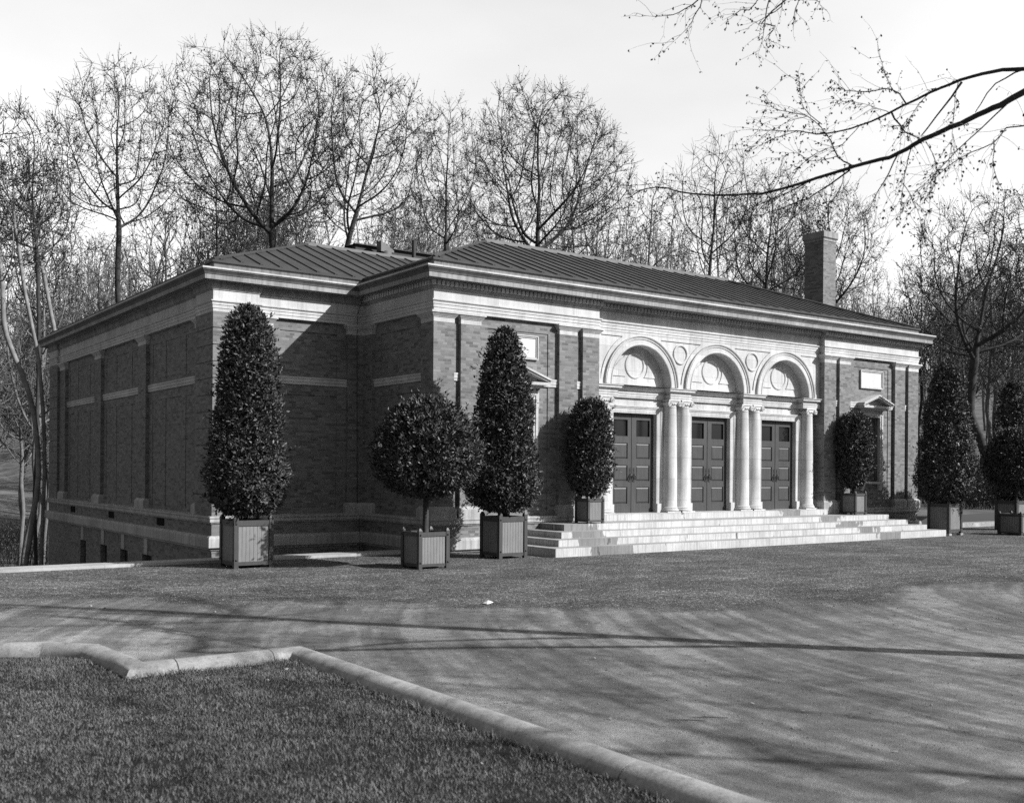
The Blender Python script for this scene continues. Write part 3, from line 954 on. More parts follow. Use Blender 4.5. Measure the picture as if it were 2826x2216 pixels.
# doors
for c in AC:
    d_ = MB()
    yd = 0.57
    Md = front(yd)
    zb, zt = 0.845, 3.60
    rows = [(1.10, 1.56), (1.73, 2.17), (2.35, 2.79), (2.98, 3.44)]
    outer = rect(c - 0.83, zb, c + 0.83, zt)
    holes = []; glass = []
    for s_ in (-1, 1):
        u0, u1 = (c + 0.16, c + 0.68) if s_ == 1 else (c - 0.68, c - 0.16)
        for i, (z0, z1) in enumerate(rows):
            r_ = rect(u0, z0, u1, z1)
            holes.append(r_)
            if i == 3:
                glass.append((u0, z0, u1, z1))
    cut = [rect(c - 0.004, zb + 0.001, c + 0.004, zt - 0.001)]
    d_.plate(Md, outer, holes + cut, 0)
    d_.walls(Md, cut[0], 0, 0.03)
    for h in holes:
        d_.walls(Md, h, 0, 0.03)
    for u0, u1, z0, z1 in [(h[0][0], h[1][0], h[0][1], h[2][1]) for h in holes]:
        if z0 > 2.9:
            d_.walls(Md, rect(u0, z0, u1, z1), 0.03, 0.06)
            continue
        b = 0.05                                                    # raised and fielded panel
        d_.plate(Md, rect(u0, z0, u1, z1), [rect(u0 + 0.012, z0 + 0.012, u1 - 0.012, z1 - 0.012)], 0.03)
        i0 = rect(u0 + 0.012, z0 + 0.012, u1 - 0.012, z1 - 0.012); i1 = rect(u0 + b, z0 + b, u1 - b, z1 - b)
        d_.add([Md(p[0], p[1], 0.026) for p in i0] + [Md(p[0], p[1], 0.008) for p in i1], [(0, 1, 5, 4), (1, 2, 6, 5), (2, 3, 7, 6), (3, 0, 4, 7), (4, 5, 6, 7)])
    d_.box(c - 0.02, yd - 0.012, zb, c - 0.005, yd + 0.01, zt - 0.002)
    door = d_.build("door", DOORW, bld)
    for u0, z0, u1, z1 in glass:
        k = MB(); k.box(u0 - 0.005, yd + 0.045, z0 - 0.005, u1 + 0.005, yd + 0.055, z1 + 0.005)
        k.build("glass_pane", GLASS, door)
    for s_ in (-1, 1):
        hx = c + s_ * 0.075
        k = MB()
        k.box(hx - 0.028, yd - 0.008, 1.70, hx + 0.028, yd + 0.002, 2.10)
        k.tube([(hx, yd - 0.005, 1.92), (hx, yd - 0.05, 1.915), (hx + 0.022, yd - 0.06, 1.87), (hx + 0.026, yd - 0.06, 1.81), (hx, yd - 0.058, 1.765), (hx - 0.026, yd - 0.06, 1.81), (hx - 0.022, yd - 0.06, 1.87), (hx, yd - 0.05, 1.915)], 0.011, 8)
        k.lathe(hx, yd - 0.012, [(0.012, 2.03), (0.014, 2.035), (0.012, 2.04)], 8)
        k.build("door_handle", IRON, door)
    k = MB()                                                        # stone surround in three steps
    path = [(c + 0.82, 0.84), (c + 0.82, 3.62), (c - 0.82, 3.62), (c - 0.82, 0.84)]
    prof = [(0.0, 0.17), (0.0, -0.0), (0.02, -0.0), (0.025, 0.012), (0.03, 0.0), (0.125, -0.008), (0.13, -0.02), (0.16, -0.03), (0.175, -0.045), (0.205, -0.045), (0.205, 0.045)]
    P = [Vector(p) for p in path]
    dirs = [Vector((1, 0)), Vector((1, 1)), Vector((-1, 1)), Vector((-1, 0))]
    q = len(prof)
    for pt, dr in zip(P, dirs):
        for o_, d in prof:
            k.v.append((pt.x + dr.x * o_, 0.43 + d, pt.y + dr.y * o_))
    for i in range(3):
        for j in range(q - 1):
            k.f.append([i * q + j, (i + 1) * q + j, (i + 1) * q + j + 1, i * q + j + 1]); k.m.append(0)
    for s_ in (-1, 1):
        a, b = sorted((c + s_ * 0.815, c + s_ * 1.03))
        k.box(a, 0.375, 0.835, b, 0.47, 1.09)
    k.build("door_surround", STONE, door)

# windows of the two brick pavilions
for c in WC:
    k = MB()
    yb = FD + 0.022
    k.box(c - 0.475, yb + 0.16, 1.72, c + 0.475, yb + 0.19, 3.86)
    k.box(c - 0.475, yb + 0.10, 1.72, c - 0.41, yb + 0.158, 3.86); k.box(c + 0.41, yb + 0.10, 1.72, c + 0.475, yb + 0.158, 3.86)
    k.box(c - 0.03, yb + 0.12, 1.72, c + 0.03, yb + 0.158, 3.86); k.box(c - 0.41, yb + 0.11, 3.78, c + 0.41, yb + 0.158, 3.86)
    k.box(c - 0.41, yb + 0.11, 2.6, c + 0.41, yb + 0.157, 2.68)
    win = k.build("window", PLASTER, bld)
    k = MB()
    yf = FD - 0.05
    for (o0, o1, y, zt) in ((0.47, 0.535, yf + 0.02, 3.925), (0.533, 0.61, yf, 4.0)):
        k.box(c - o1, y, 1.72, c - o0, yb + 0.05, zt); k.box(c + o0, y, 1.72, c + o1, yb + 0.05, zt)
        k.box(c - o0, y, zt - (o1 - o0), c + o0, yb + 0.05, zt)
    k.box(c - 0.635, yf + 0.004, 3.63, c - 0.60, yb + 0.05, 3.996); k.box(c + 0.60, yf + 0.004, 3.63, c + 0.635, yb + 0.05, 3.996)
    k.box(c - 0.55, yf + 0.03, 4.0, c + 0.55, yb + 0.05, 4.10)
    k.build("window_surround", STONE, win)
    k = MB()                                                        # pediment: cornice shelf, tympanum, raking cornices
    def bed(x0, x1, y, z0, z1): k.box(x0, y, z0, x1, yb + 0.05, z1)
    k.frustum((c - 0.58, 0.02, c + 0.58, yb + 0.05), 4.085, (c - 0.70, -0.13, c + 0.70, yb + 0.05), 4.165)
    bed(c - 0.78, c + 0.78, -0.20, 4.165, 4.235)
    for s_ in (-1, 1):
        prof = [(0.0, 4.255, 0.12), (0.0, 4.255, 0.2)]
        x0, x1 = c + s_ * 0.82, c
        z0, z1 = 4.24, 4.61
        th = 0.085
        for (dy, dz0, dz1) in ((-0.235, 0.035, 0.085), (-0.20, -0.012, 0.037)):
            vs = []
            for y in (dy, yb + 0.05):
                vs += [(x0, y, z0 + dz0 - 0.0), (x1, y, z1 + dz0 - 0.085), (x1, y, z1 + dz1 - 0.085), (x0, y, z0 + dz1 - 0.0)]
            k.add(vs, [(0, 1, 2, 3), (7, 6, 5, 4), (0, 4, 5, 1), (2, 6, 7, 3), (0, 3, 7, 4), (1, 5, 6, 2)])
    k.add([(c - 0.7, 0.06, 4.23), (c + 0.7, 0.06, 4.23), (c, 0.06, 4.56)], [(0, 1, 2)])
    k.build("pediment", STONE, win)
    k = MB()
    k.box(c - 0.66, FD - 0.12, 1.64, c + 0.66, yb + 0.05, 1.715)
    for s_ in (-1, 1):
        k.frustum((c + s_ * 0.5 - 0.07, FD - 0.03, c + s_ * 0.5 + 0.07, yb + 0.04), 1.42, (c + s_ * 0.5 - 0.09, FD - 0.09, c + s_ * 0.5 + 0.09, yb + 0.04), 1.642)
    k.build("sill", STONE, win)
    k = MB()                                                        # blank tablet in a moulded border
    k.box(c - 0.55, FD - 0.005, 4.88, c + 0.55, yb + 0.03, 5.365)
    tab = k.build("stone_tablet", TABLET, bld)
    k = MB()
    for (a, b2, y) in ((0.55, 0.585, FD - 0.025), (0.583, 0.61, FD - 0.045)):
        ze = 0.2425 + (a - 0.55); zf = 0.2425 + (b2 - 0.55); zc = 5.1225
        k.box(c - b2, y, zc - zf, c - a, yb + 0.03, zc + zf); k.box(c + a, y, zc - zf, c + b2, yb + 0.03, zc + zf)
        k.box(c - a, y, zc + ze, c + a, yb + 0.03, zc + zf); k.box(c - a, y, zc - zf, c + a, yb + 0.03, zc - ze)
    k.build("tablet_border", STONE, tab)

# --- steps
sx0, sx3, sy, st = 1.9575, 17.89, -2.253, 0.415
lv = [-0.05, 0.2015, 0.3607, 0.5134, 0.6698]
mb = MB()
for k in range(4):
    x0, x1, y0, y1 = sx0 + k * st, sx3 - k * st, sy + k * st, 0.12 + 0.01 * k
    zb, zt = lv[k] - (0.03 if k else 0), lv[k + 1]
    mb.cur = 0
    mb.box(x0, y0, zb, x1, y1, zt - 0.004)
    mb.cur = 1
    mb.box(x0 + 0.02, y0 + 0.02, zt - 0.006, x1 - 0.02, y1, zt)
    mb.cur = 0
    for (a0, b0, a1, b1) in ((x0, y0, x1, y0 + 0.02), (x0, y0 + 0.02, x0 + 0.02, y1), (x1 - 0.02, y0 + 0.02, x1, y1)):
        mb.box(a0, b0, zt - 0.004, a1, b1, zt)
mb.build("entrance_steps", [STEPM, TREAD], bld)

# --- roof
def seam_strip(mb, p0, p1, nrm, wv, hgt=0.032):
    p0, p1, nrm, wv = Vector(p0), Vector(p1), Vector(nrm).normalized(), Vector(wv).normalized()
    a = wv * 0.022
    q = [p0 - a, p0 + a, p1 + a, p1 - a]
    t_ = [x + nrm * hgt for x in (p0 - a * 0.8, p0 + a * 0.8, p1 + a * 0.8, p1 - a * 0.8)]
    mb.add(q + t_, [(4, 5, 6, 7), (0, 1, 5, 4), (1, 2, 6, 5), (2, 3, 7, 6), (3, 0, 4, 7)])
mb = MB()
ZE = 7.03
def hip_roof(x0, y0, x1, y1, inset, rise, step, off, deck):
    e = [(x0, y0, ZE), (x1, y0, ZE), (x1, y1, ZE), (x0, y1, ZE)]
    t_ = [(x0 + inset, y0 + inset, ZE + rise), (x1 - inset, y0 + inset, ZE + rise), (x1 - inset, y1 - inset, ZE + rise), (x0 + inset, y1 - inset, ZE + rise)]
    mb.add(e + t_, [(0, 1, 5, 4), (1, 2, 6, 5), (2, 3, 7, 6), (3, 0, 4, 7), (4, 5, 6, 7)])
    sl = rise / inset
    x = x0 + off
    while x < x1:
        r_ = min(inset, x - x0, x1 - x)
        if r_ > 0.1:
            seam_strip(mb, (x, y0 + 0.02, ZE + 0.005), (x, y0 + r_, ZE + r_ * sl), (0, -sl, 1), (1, 0, 0))
            mb.box(x - 0.05, y0 + 0.03, ZE + 0.01, x + 0.05, y0 + 0.10, ZE + 0.05)
        x += step
    y = y0 + off
    while y < y1:
        r_ = min(inset, y - y0, y1 - y)
        if r_ > 0.1:
            seam_strip(mb, (x0 + 0.02, y, ZE + 0.005), (x0 + r_, y, ZE + r_ * sl), (-sl, 0, 1), (0, 1, 0))
            seam_strip(mb, (x1 - 0.02, y, ZE + 0.005), (x1 - r_, y, ZE + r_ * sl), (sl, 0, 1), (0, 1, 0))
        y += step
    for a, b in zip(e, t_):                                         # hip rolls
        mb.tube([Vector(a) + Vector((0, 0, 0.02)), Vector(b) + Vector((0, 0, 0.02))], 0.045, 6)
    # eaves edge
    for (a, b) in (((x0 - 0.03, y0 - 0.03), (x1 + 0.03, y0 + 0.03)), ((x0 - 0.03, y0 + 0.03), (x0 + 0.03, y1)), ((x1 - 0.03, y0 + 0.03), (x1 + 0.03, y1))):
        mb.box(a[0], a[1], ZE - 0.045, b[0], b[1], ZE + 0.012)
hip_roof(-0.02, -0.02, W3 + 0.02, 9.42, 4.715, 1.83, 0.51, 0.25, False)
hip_roof(-4.08, YW - 0.02, 23.88, 20.96, 4.53, 1.74, 0.51, 0.24, True)
roof = mb.build("roof", METALROOF, bld)
RIDGE = m_plain("ridge_lead", 0.08, 0.13, 2, 0.6)
k = MB()
k.box(4.6, 4.6, 8.83, 15.2, 4.8, 8.93)
k.build("ridge_cap", RIDGE, roof)
k = MB(); k.box(0.35, 8.0, 8.74, 19.4, 8.16, 8.84); k.box(0.35, 8.16, 8.74, 0.5, 16.4, 8.84)
k.build("ridge_cap", RIDGE, roof)
k = MB(); k.box(22.36, 6.0, 7.0, 23.17, 6.95, 11.54)
chim = k.build("chimney", BRICK, roof)
k = MB()
k.box(22.34, 5.98, 11.54, 23.19, 6.97, 11.62); k.frustum((22.35, 5.99, 23.18, 6.96), 11.62, (22.29, 5.93, 23.24, 7.02), 11.68); k.box(22.29, 5.93, 11.68, 23.24, 7.02, 11.92)
k.build("chimney_cap", CORONA, chim)
k = MB(); k.tube([(4.19, 8.1, 8.3), (4.19, 8.1, 9.42)], 0.065, 14)
k.build("vent_pipe", METALROOF, roof, 40)
k = MB()                                                            # cowl
k.tube([(3.3, 8.35, 8.6), (3.3, 8.35, 8.98)], 0.2, 16)
k.add([(3.05, 8.2, 8.95), (3.05, 8.5, 8.95), (3.05, 8.2, 9.28), (3.05, 8.5, 9.28), (3.52, 8.2, 8.95), (3.52, 8.5, 8.95), (3.52, 8.2, 9.02), (3.52, 8.5, 9.02)],
      [(0, 1, 3, 2), (4, 6, 7, 5), (0, 2, 6, 4), (1, 5, 7, 3), (2, 3, 7, 6)])
k.tube([(3.0, 8.35, 9.27), (3.07, 8.35, 9.33), (3.15, 8.35, 9.28)], 0.05, 8)
k.build("roof_cowl", RIDGE, roof, 40)
k = MB(); k.box(2.4, 8.7, 8.7, 9.0, 12.0, 9.16); k.frustum((2.3, 8.6, 9.1, 12.1), 9.16, (2.5, 8.8, 8.9, 11.9), 9.24)
k.build("skylight_kerb", METALROOF, roof)
k = MB()
k.tube([(-0.2, YW - 0.44, 6.78), (-0.2, YW - 0.36, 6.5), (-0.2, YW - 0.06, 6.1), (-0.205, YW - 0.03, 5.5), (-0.18, YW - 0.03, 3.0), (-0.16, YW - 0.03, 0.9), (-0.16, YW - 0.17, 0.6), (-0.16, YW - 0.2, -0.5)], 0.009, 5)
k.build("lightning_cable", IRON, bld)
# ------------------------------------------------------------------ ground
def spot(right, fwd, z=0.0):
    q = Vector((CAM.x, CAM.y, 0)) + fw * fwd + rt0 * right
    return Vector((q.x, q.y, z))

def grid_sheet(name, xs, ys, zf, mat, skip=None):
    mb = MB()
    for y in ys:
        for x in xs:
            mb.v.append((x, y, zf(x, y)))
    nx = len(xs)
    for j in range(len(ys) - 1):
        for i in range(nx - 1):
            if skip and skip((xs[i] + xs[i + 1]) / 2, (ys[j] + ys[j + 1]) / 2):
                continue
            mb.f.append([j * nx + i, j * nx + i + 1, (j + 1) * nx + i + 1, (j + 1) * nx + i]); mb.m.append(0)
    return mb.build(name, mat)

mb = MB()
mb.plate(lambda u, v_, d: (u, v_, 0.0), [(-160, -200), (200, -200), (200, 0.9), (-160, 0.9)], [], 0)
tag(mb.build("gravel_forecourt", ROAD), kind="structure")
def zback(x, y):
    base = -3.0 if x < 10 else (-3.0 + 3.4 * min(1, (x - 10) / 12) if x < 22 else 0.4 + min(2.0, max(0, (y - 3)) * 0.06 + (x - 22) * 0.02))
    return base + max(0, (math.hypot(x, y) - 72)) * 0.10
tag(grid_sheet("woodland_ground", [-600, -300, -160, -90, -50, -30, -15, -4, 5, 10, 14, 18, 22, 26, 34, 50, 80, 130, 220, 400, 700],
               [0.95, 2, 4, 8, 14, 21, 30, 40, 55, 75, 100, 140, 200, 300, 500, 800], zback, FLOOR), kind="structure")

COPING = m_stone("kerb_coping", 0.30, 0.44, 0.1, (2.1, 9))
# terrace kerb along the left of the forecourt: low retaining wall with a stone coping
mb = MB(); mb.box(-60, 0.40, -0.02, 0.0, 0.97, 0.062)
tk = mb.build("terrace_kerb", COPING)
mb = MB(); mb.box(-60, 0.46, -3.2, 0.0, 0.94, -0.022)
mb.build("retaining_wall", BRICK, tk)
tag(tk, "long low stone kerb edging the gravel in front of the sunken side of the pavilion", "kerb")
mb = MB()
mb.box(22.4, 0.45, -0.02, 30, 1.0, 0.15)
tag(mb.build("planting_kerb", KERB), "short pale stone kerb in front of the wooded bank right of the pavilion", "kerb")

# lawn with a rounded stone kerb
prof = [(0.16 * math.cos(math.pi * i / 14), -0.03 + 0.165 * math.sin(math.pi * i / 14) ** 0.75) for i in range(15)][::-1]
KP = [(-8.305, -40), (-8.305, -10.88), (-9.95, -10.88), (-10.03, -9.55), (-10.9, -8.85), (-14.4, -6.9), (-30, 1.0 - 8)]
lk = empty("lawn_kerb", (-8.305, -14, 0), "rounded stone kerb stepping round the corner of the foreground lawn", "kerb")
cuts = [[(-8.305, -40), (-8.305, -16.08)], [(-8.305, -16.07), (-8.305, -13.3)], [(-8.305, -13.293), (-8.305, -11.2)], [(-8.305, -11.193), (-8.305, -10.88), (-8.62, -10.88)],
        [(-8.628, -10.88), (-9.60, -10.88)], [(-9.612, -10.88), (-9.95, -10.88), (-9.96, -10.4)], [(-9.96, -10.395), (-10.03, -9.55), (-10.4, -9.15)], [(-10.41, -9.144), (-12.4, -8.02)], [(-12.41, -8.014), (-14.4, -6.9), (-30, 2 - 9)]]
for c in cuts:
    mb = MB(); mb.sweep(c, prof)
    mb.build("kerb_stone", KERB, lk, 50)
LAWN = [(-8.4, -40), (-8.4, -11.0), (-10.06, -11.0), (-10.12, -9.68), (-11.0, -9.08), (-14.5, -7.15), (-30, -7.2), (-60, -7.2), (-60, -40)]
mb = MB(); mb.plate(lambda u, v_, d: (u, v_, 0.02), LAWN, [], 0)
tag(mb.build("lawn_soil", EARTH), kind="structure")

def inside_poly(px, py, poly):
    c = np.zeros(len(px), bool); j = len(poly) - 1
    for i in range(len(poly)):
        xi, yi = poly[i]; xj, yj = poly[j]
        cond = ((yi > py) != (yj > py)) & (px < (xj - xi) * (py - yi) / (yj - yi + 1e-12) + xi)
        c ^= cond; j = i
    return c

rg = np.random.default_rng(5)
N = 480000
gx = rg.uniform(-15.5, -8.3, N); gy = rg.uniform(-17.6, -6.8, N)
inner = [(-8.455, -40), (-8.455, -11.03), (-10.10, -11.03), (-10.17, -9.75), (-11.0, -9.12), (-14.5, -7.2), (-30, -7.25), (-60, -40)]
ok = inside_poly(gx, gy, inner)
dv = np.stack([gx - CAM.x, gy - CAM.y], 1)
fz = dv @ np.array([fw.x, fw.y]); rr = dv @ np.array([rt0.x, rt0.y])
ok &= (fz > 5.2) & (np.abs(rr) < fz * 0.53 + 0.6)
gx, gy = gx[ok], gy[ok]
def vnoise(x, y, s, seed):
    r_ = np.random.default_rng(seed); tb = r_.random((64, 64))
    xi, yi = x * s, y * s
    x0, y0 = np.floor(xi).astype(int), np.floor(yi).astype(int)
    fx, fy = xi - x0, yi - y0
    fx, fy = fx * fx * (3 - 2 * fx), fy * fy * (3 - 2 * fy)
    T = lambda a, b: tb[a % 64, b % 64]
    return T(x0, y0) * (1 - fx) * (1 - fy) + T(x0 + 1, y0) * fx * (1 - fy) + T(x0, y0 + 1) * (1 - fx) * fy + T(x0 + 1, y0 + 1) * fx * fy
hn = 0.35 + 0.6 * vnoise(gx, gy, 1.7, 1) + 0.75 * vnoise(gx, gy, 8, 2)
keep = rg.random(len(gx)) < 0.30 + 0.95 * vnoise(gx, gy, 3.5, 3)
gx, gy, hn = gx[keep], gy[keep], hn[keep]
n = len(gx)
edge = np.minimum(np.abs(gx + 8.455), np.where(gx > -10.12, np.abs(gy + 11.03), 9))
hn = hn * np.where(edge < 0.09, 1.3 + 1.6 * vnoise(gx, gy, 5, 9), 1.0)
hgt = rg.uniform(0.012, 0.031, n) * hn
ang = rg.uniform(0, 2 * np.pi, n); wd = rg.uniform(0.0018, 0.0036, n)
lean = rg.uniform(0.2, 1.1, n) * hgt; la = rg.uniform(0, 2 * np.pi, n)
b = np.stack([gx, gy, np.full(n, 0.018)], 1)
sd = np.stack([np.cos(ang) * wd, np.sin(ang) * wd, np.zeros(n)], 1)
md = b + np.stack([np.cos(la) * lean * 0.35, np.sin(la) * lean * 0.35, hgt * 0.6], 1)
tp = b + np.stack([np.cos(la) * lean, np.sin(la) * lean, hgt], 1)
vs = np.stack([b - sd, b + sd, md + sd * 0.8, tp, md - sd * 0.8], 1).reshape(-1, 3)
i0 = np.arange(n)[:, None] * 5
fs = np.concatenate([i0 + np.array([0, 1, 2, 4]), ], 0)
fs2 = np.concatenate([i0 + np.array([4, 2, 3, 3])], 0)
allf = np.concatenate([fs, fs2], 0)
me_f = [fs, fs2]
# tips as quads with a doubled point are invalid, so use triangles throughout
tri = np.concatenate([i0 + np.array([0, 1, 2]), i0 + np.array([0, 2, 4]), i0 + np.array([4, 2, 3])], 0)
tag(np_obj("lawn_grass", vs, tri, GRASSM), kind="stuff")

# pebbles on the loose gravel
def octa(c, r, rng):
    P = np.array([[1, 0, 0], [-1, 0, 0], [0, 1, 0], [0, -1, 0], [0, 0, 1], [0, 0, -1]], float)
    n_ = len(c)
    v_ = P[None] * (r[:, None, None] * rng.uniform(0.6, 1.2, (n_, 6, 1)))
    v_[:, :, 2] *= 0.6
    v_ = (v_ + c[:, None, :]).reshape(-1, 3)
    F = np.array([[0, 2, 4], [2, 1, 4], [1, 3, 4], [3, 0, 4], [2, 0, 5], [1, 2, 5], [3, 1, 5], [0, 3, 5]])
    f_ = (np.arange(n_)[:, None, None] * 6 + F[None]).reshape(-1, 3)
    return v_, f_
n = 34000
fz = 7.5 + 21 * rg.random(n) ** 1.3; rr = (rg.random(n) * 2 - 1) * (fz * 0.53)
px = CAM.x + fw.x * fz + rt0.x * rr; py = CAM.y + fw.y * fz + rt0.y * rr
s_ = py + np.minimum(0.8 * px + 11.6, 10.6) + 1.6 * (vnoise(px, py, 0.5, 7) - 0.5)
dens = np.where(s_ > -0.3, np.where(s_ < 0.7, 1.0, 0.5), 0.32)
ok = (rg.random(n) < dens) & (py < 0.35) & ~((px > 1.9) & (px < 17.95) & (py > -2.3)) & ~inside_poly(px, py, [(-7.9, -40), (-7.9, -10.5), (-9.6, -10.5), (-9.6, -9.2), (-14.2, -6.5), (-60, -6.5), (-60, -40)])
px, py = px[ok], py[ok]
r_ = rg.uniform(0.004, 0.013, len(px)) * np.where(rg.random(len(px)) < 0.05, 1.8, 1) * np.where(fz[ok] < 13, 0.65, 1.0)
v_, f_ = octa(np.stack([px, py, r_ * 0.3], 1), r_, rg)
PEB = m_leaf("pebbles", 0.03, 0.34, 0.9, 0.2, 20)
tag(np_obj("loose_pebbles", v_, f_, PEB), kind="stuff")

# ------------------------------------------------------------------ planters and clipped bay trees
def planter(x, y, z, s, H, label, gk):
    t = empty("planter_tub", (x + s / 2, y + s / 2, z), label, "planter", "square wooden planter tubs before the pavilion")
    pw = 0.095 * s + 0.012
    for dx, dy in ((0, 0), (s - pw, 0), (0, s - pw), (s - pw, s - pw)):
        k = MB()
        k.box(x + dx, y + dy, z, x + dx + pw, y + dy + pw, z + H - 0.05)
        k.frustum((x + dx + 0.004, y + dy + 0.004, x + dx + pw - 0.004, y + dy + pw - 0.004), z + H - 0.05, (x + dx + pw * 0.3, y + dy + pw * 0.3, x + dx + pw * 0.7, y + dy + pw * 0.7), z + H)
        k.cur = 1
        for zz in (0.16 * H, 0.84 * H):
            for (ax, ay, ux, uy) in ((x + dx + pw / 2, y + dy, 0, -1), (x + dx, y + dy + pw / 2, -1, 0)):
                k.tube([(ax - ux * 0.02, ay - uy * 0.02, z + zz), (ax + ux * 0.012, ay + uy * 0.012, z + zz), (ax + ux * 0.018, ay + uy * 0.018, z + zz)], [0.02, 0.02, 0.011], 8)
        k.build("post", [DARKW, IRON], t)
    zb, zt = 0.10 * H, 0.85 * H
    q = 0.028
    for sd in range(4):
        k = MB(); r_ = MB()
        n = 8
        a0, a1 = pw + 0.002, s - pw - 0.002
        wv = (a1 - a0) / n
        for i in range(n):
            b0, b1 = a0 + i * wv + 0.003, a0 + (i + 1) * wv - 0.003
            if sd == 0: k.box(x + b0, y + q, z + zb, x + b1, y + q + 0.025, z + zt)
            if sd == 1: k.box(x + b0, y + s - q - 0.025, z + zb, x + b1, y + s - q, z + zt)
            if sd == 2: k.box(x + q, y + b0, z + zb, x + q + 0.025, y + b1, z + zt)
            if sd == 3: k.box(x + s - q - 0.025, y + b0, z + zb, x + s - q, y + b1, z + zt)
        for (c0, c1, e) in ((0.055 * H, 0.125 * H, 0.016), (0.80 * H, 0.905 * H, 0.010)):
            if sd == 0: r_.box(x + a0, y + e, z + c0, x + a1, y + e + 0.05, z + c1)
            if sd == 1: r_.box(x + a0, y + s - e - 0.05, z + c0, x + a1, y + s - e, z + c1)
            if sd == 2: r_.box(x + e, y + a0, z + c0, x + e + 0.05, y + a1, z + c1)
            if sd == 3: r_.box(x + s - e - 0.05, y + a0, z + c0, x + s - e, y + a1, z + c1)
        k.build("slatted_side", SLATW, t)
        r_.build("rail", DARKW, t)
    k = MB(); k.box(x + 0.06, y + 0.06, z + 0.12 * H, x + s - 0.06, y + s - 0.06, z + 0.80 * H)
    k.build("soil", SOIL, t)
    return t

def topiary(name, cx, cy, prof, nleaf, seed, stems, label, cat, ll=0.082, group=None, tilt=(0, 0)):
    """prof: (z, radius) from top to bottom"""
    t = empty(name, (cx, cy, stems[0]), label, cat, group)
    rng = np.random.default_rng(seed)
    zs = np.array([p[0] for p in prof][::-1]); rs = np.array([p[1] for p in prof][::-1])
    z0, z1 = zs[0], zs[-1]
    # sample by area
    zz = np.linspace(z0, z1, 400); rad = np.interp(zz, zs, rs)
    slope = np.gradient(rad, zz)
    wgt = (rad + 0.02) * np.sqrt(1 + np.clip(slope, -6, 6) ** 2); cdf = np.cumsum(wgt); cdf /= cdf[-1]
    z = np.interp(rng.random(nleaf), cdf, zz)
    a = rng.uniform(0, 2 * np.pi, nleaf)
    rr_ = np.interp(z, zs, rs)
    sl = np.interp(z, zz, slope)
    lump = 0.6 * vnoise(a * 2.4 + 7, z * 2.1, 1, seed) + 0.4 * vnoise(a * 7, z * 6, 1, seed + 1)
    depth = rng.random(nleaf) ** 1.7 * 0.30
    rr_ = rr_ * 0.95
    r_ = rr_ * (0.72 + 0.38 * lump) - depth * (0.35 + 0.65 * rr_) + 0.01
    stray = rng.random(nleaf) < 0.035
    r_ = np.where(stray, r_ + rng.uniform(0.02, 0.13, nleaf), np.maximum(r_, 0.0))
    zj = z + rng.normal(0, 0.03, nleaf)
    hz = (zj - z0)
    P = np.stack([cx + tilt[0] * hz + r_ * np.cos(a), cy + tilt[1] * hz + r_ * np.sin(a), zj], 1)
    nrm = np.stack([np.cos(a), np.sin(a), np.clip(-sl, -2, 4)], 1)
    nrm /= np.linalg.norm(nrm, axis=1)[:, None]
    # thin the shell where holes open in the clipped surface
    hole = vnoise(a * 5 * np.maximum(rr_, 0.3) * 1.5 + 3, z * 6, 1, seed + 5)
    ok = (hole > 0.22) | (depth > 0.12)
    P, nrm = P[ok], nrm[ok]; n = len(P)
    ns = max(14, nleaf // 420)                              # stray shoots breaking the outline
    k_ = rng.integers(0, n, ns); sd_ = nrm[k_] + np.array([0, 0, 0.45]) + rng.normal(0, 0.3, (ns, 3)); sd_ /= np.linalg.norm(sd_, axis=1)[:, None]
    sl_ = rng.uniform(0.10, 0.26, ns)
    tt = rng.random((ns, 10))
    base_r = np.hypot(P[k_, 0] - cx, P[k_, 1] - cy); lim = np.interp(P[k_, 2], zs, rs)
    outw = np.stack([P[k_, 0] - cx, P[k_, 1] - cy, np.zeros(ns)], 1) / (base_r[:, None] + 1e-6) * np.clip(lim * 0.92 - base_r, 0, 0.6)[:, None]
    Ps = ((P[k_] + outw)[:, None] + sd_[:, None] * (tt * sl_[:, None])[..., None] + rng.normal(0, 0.012, (ns, 10, 3))).reshape(-1, 3)
    P = np.concatenate([P, Ps]); nrm = np.concatenate([nrm, np.repeat(sd_, 10, axis=0)]); n = len(P)
    axis = nrm * 0.6 + rng.normal(0, 0.55, (n, 3)) + np.array([0, 0, 0.35])
    axis /= np.linalg.norm(axis, axis=1)[:, None]
    fn = nrm * 0.75 + rng.normal(0, 0.6, (n, 3)) + np.array([0, 0, 0.25])
    sd = np.cross(axis, fn); sd /= np.linalg.norm(sd, axis=1)[:, None] + 1e-9
    up_n = np.cross(sd, axis)
    L = ll * rng.uniform(0.55, 1.35, n); Wd = L * rng.uniform(0.17, 0.24, n)
    A = axis * L[:, None]; B = sd * Wd[:, None]; C_ = up_n * (Wd * 0.35)[:, None]
    v_ = np.stack([P, P + A * 0.45 + B + C_, P + A, P + A * 0.45 - B + C_], 1).reshape(-1, 3)
    # broad leaves deeper inside close the crown
    m_ = nleaf // 9
    z = np.interp(rng.random(m_), cdf, zz); a = rng.uniform(0, 2 * np.pi, m_); r2 = np.interp(z, zs, rs) * rng.uniform(0.1, 0.74, m_) ** 0.8
    hz = z - z0
    Pc = np.stack([cx + tilt[0] * hz + r2 * np.cos(a), cy + tilt[1] * hz + r2 * np.sin(a), z], 1)
    ax = rng.normal(0, 1, (m_, 3)); ax /= np.linalg.norm(ax, axis=1)[:, None]
    bx = np.cross(ax, rng.normal(0, 1, (m_, 3))); bx /= np.linalg.norm(bx, axis=1)[:, None]
    lw = ll * 1.3
    vv = np.stack([Pc - ax * lw, Pc + bx * lw * 0.6, Pc + ax * lw, Pc - bx * lw * 0.6], 1).reshape(-1, 3)
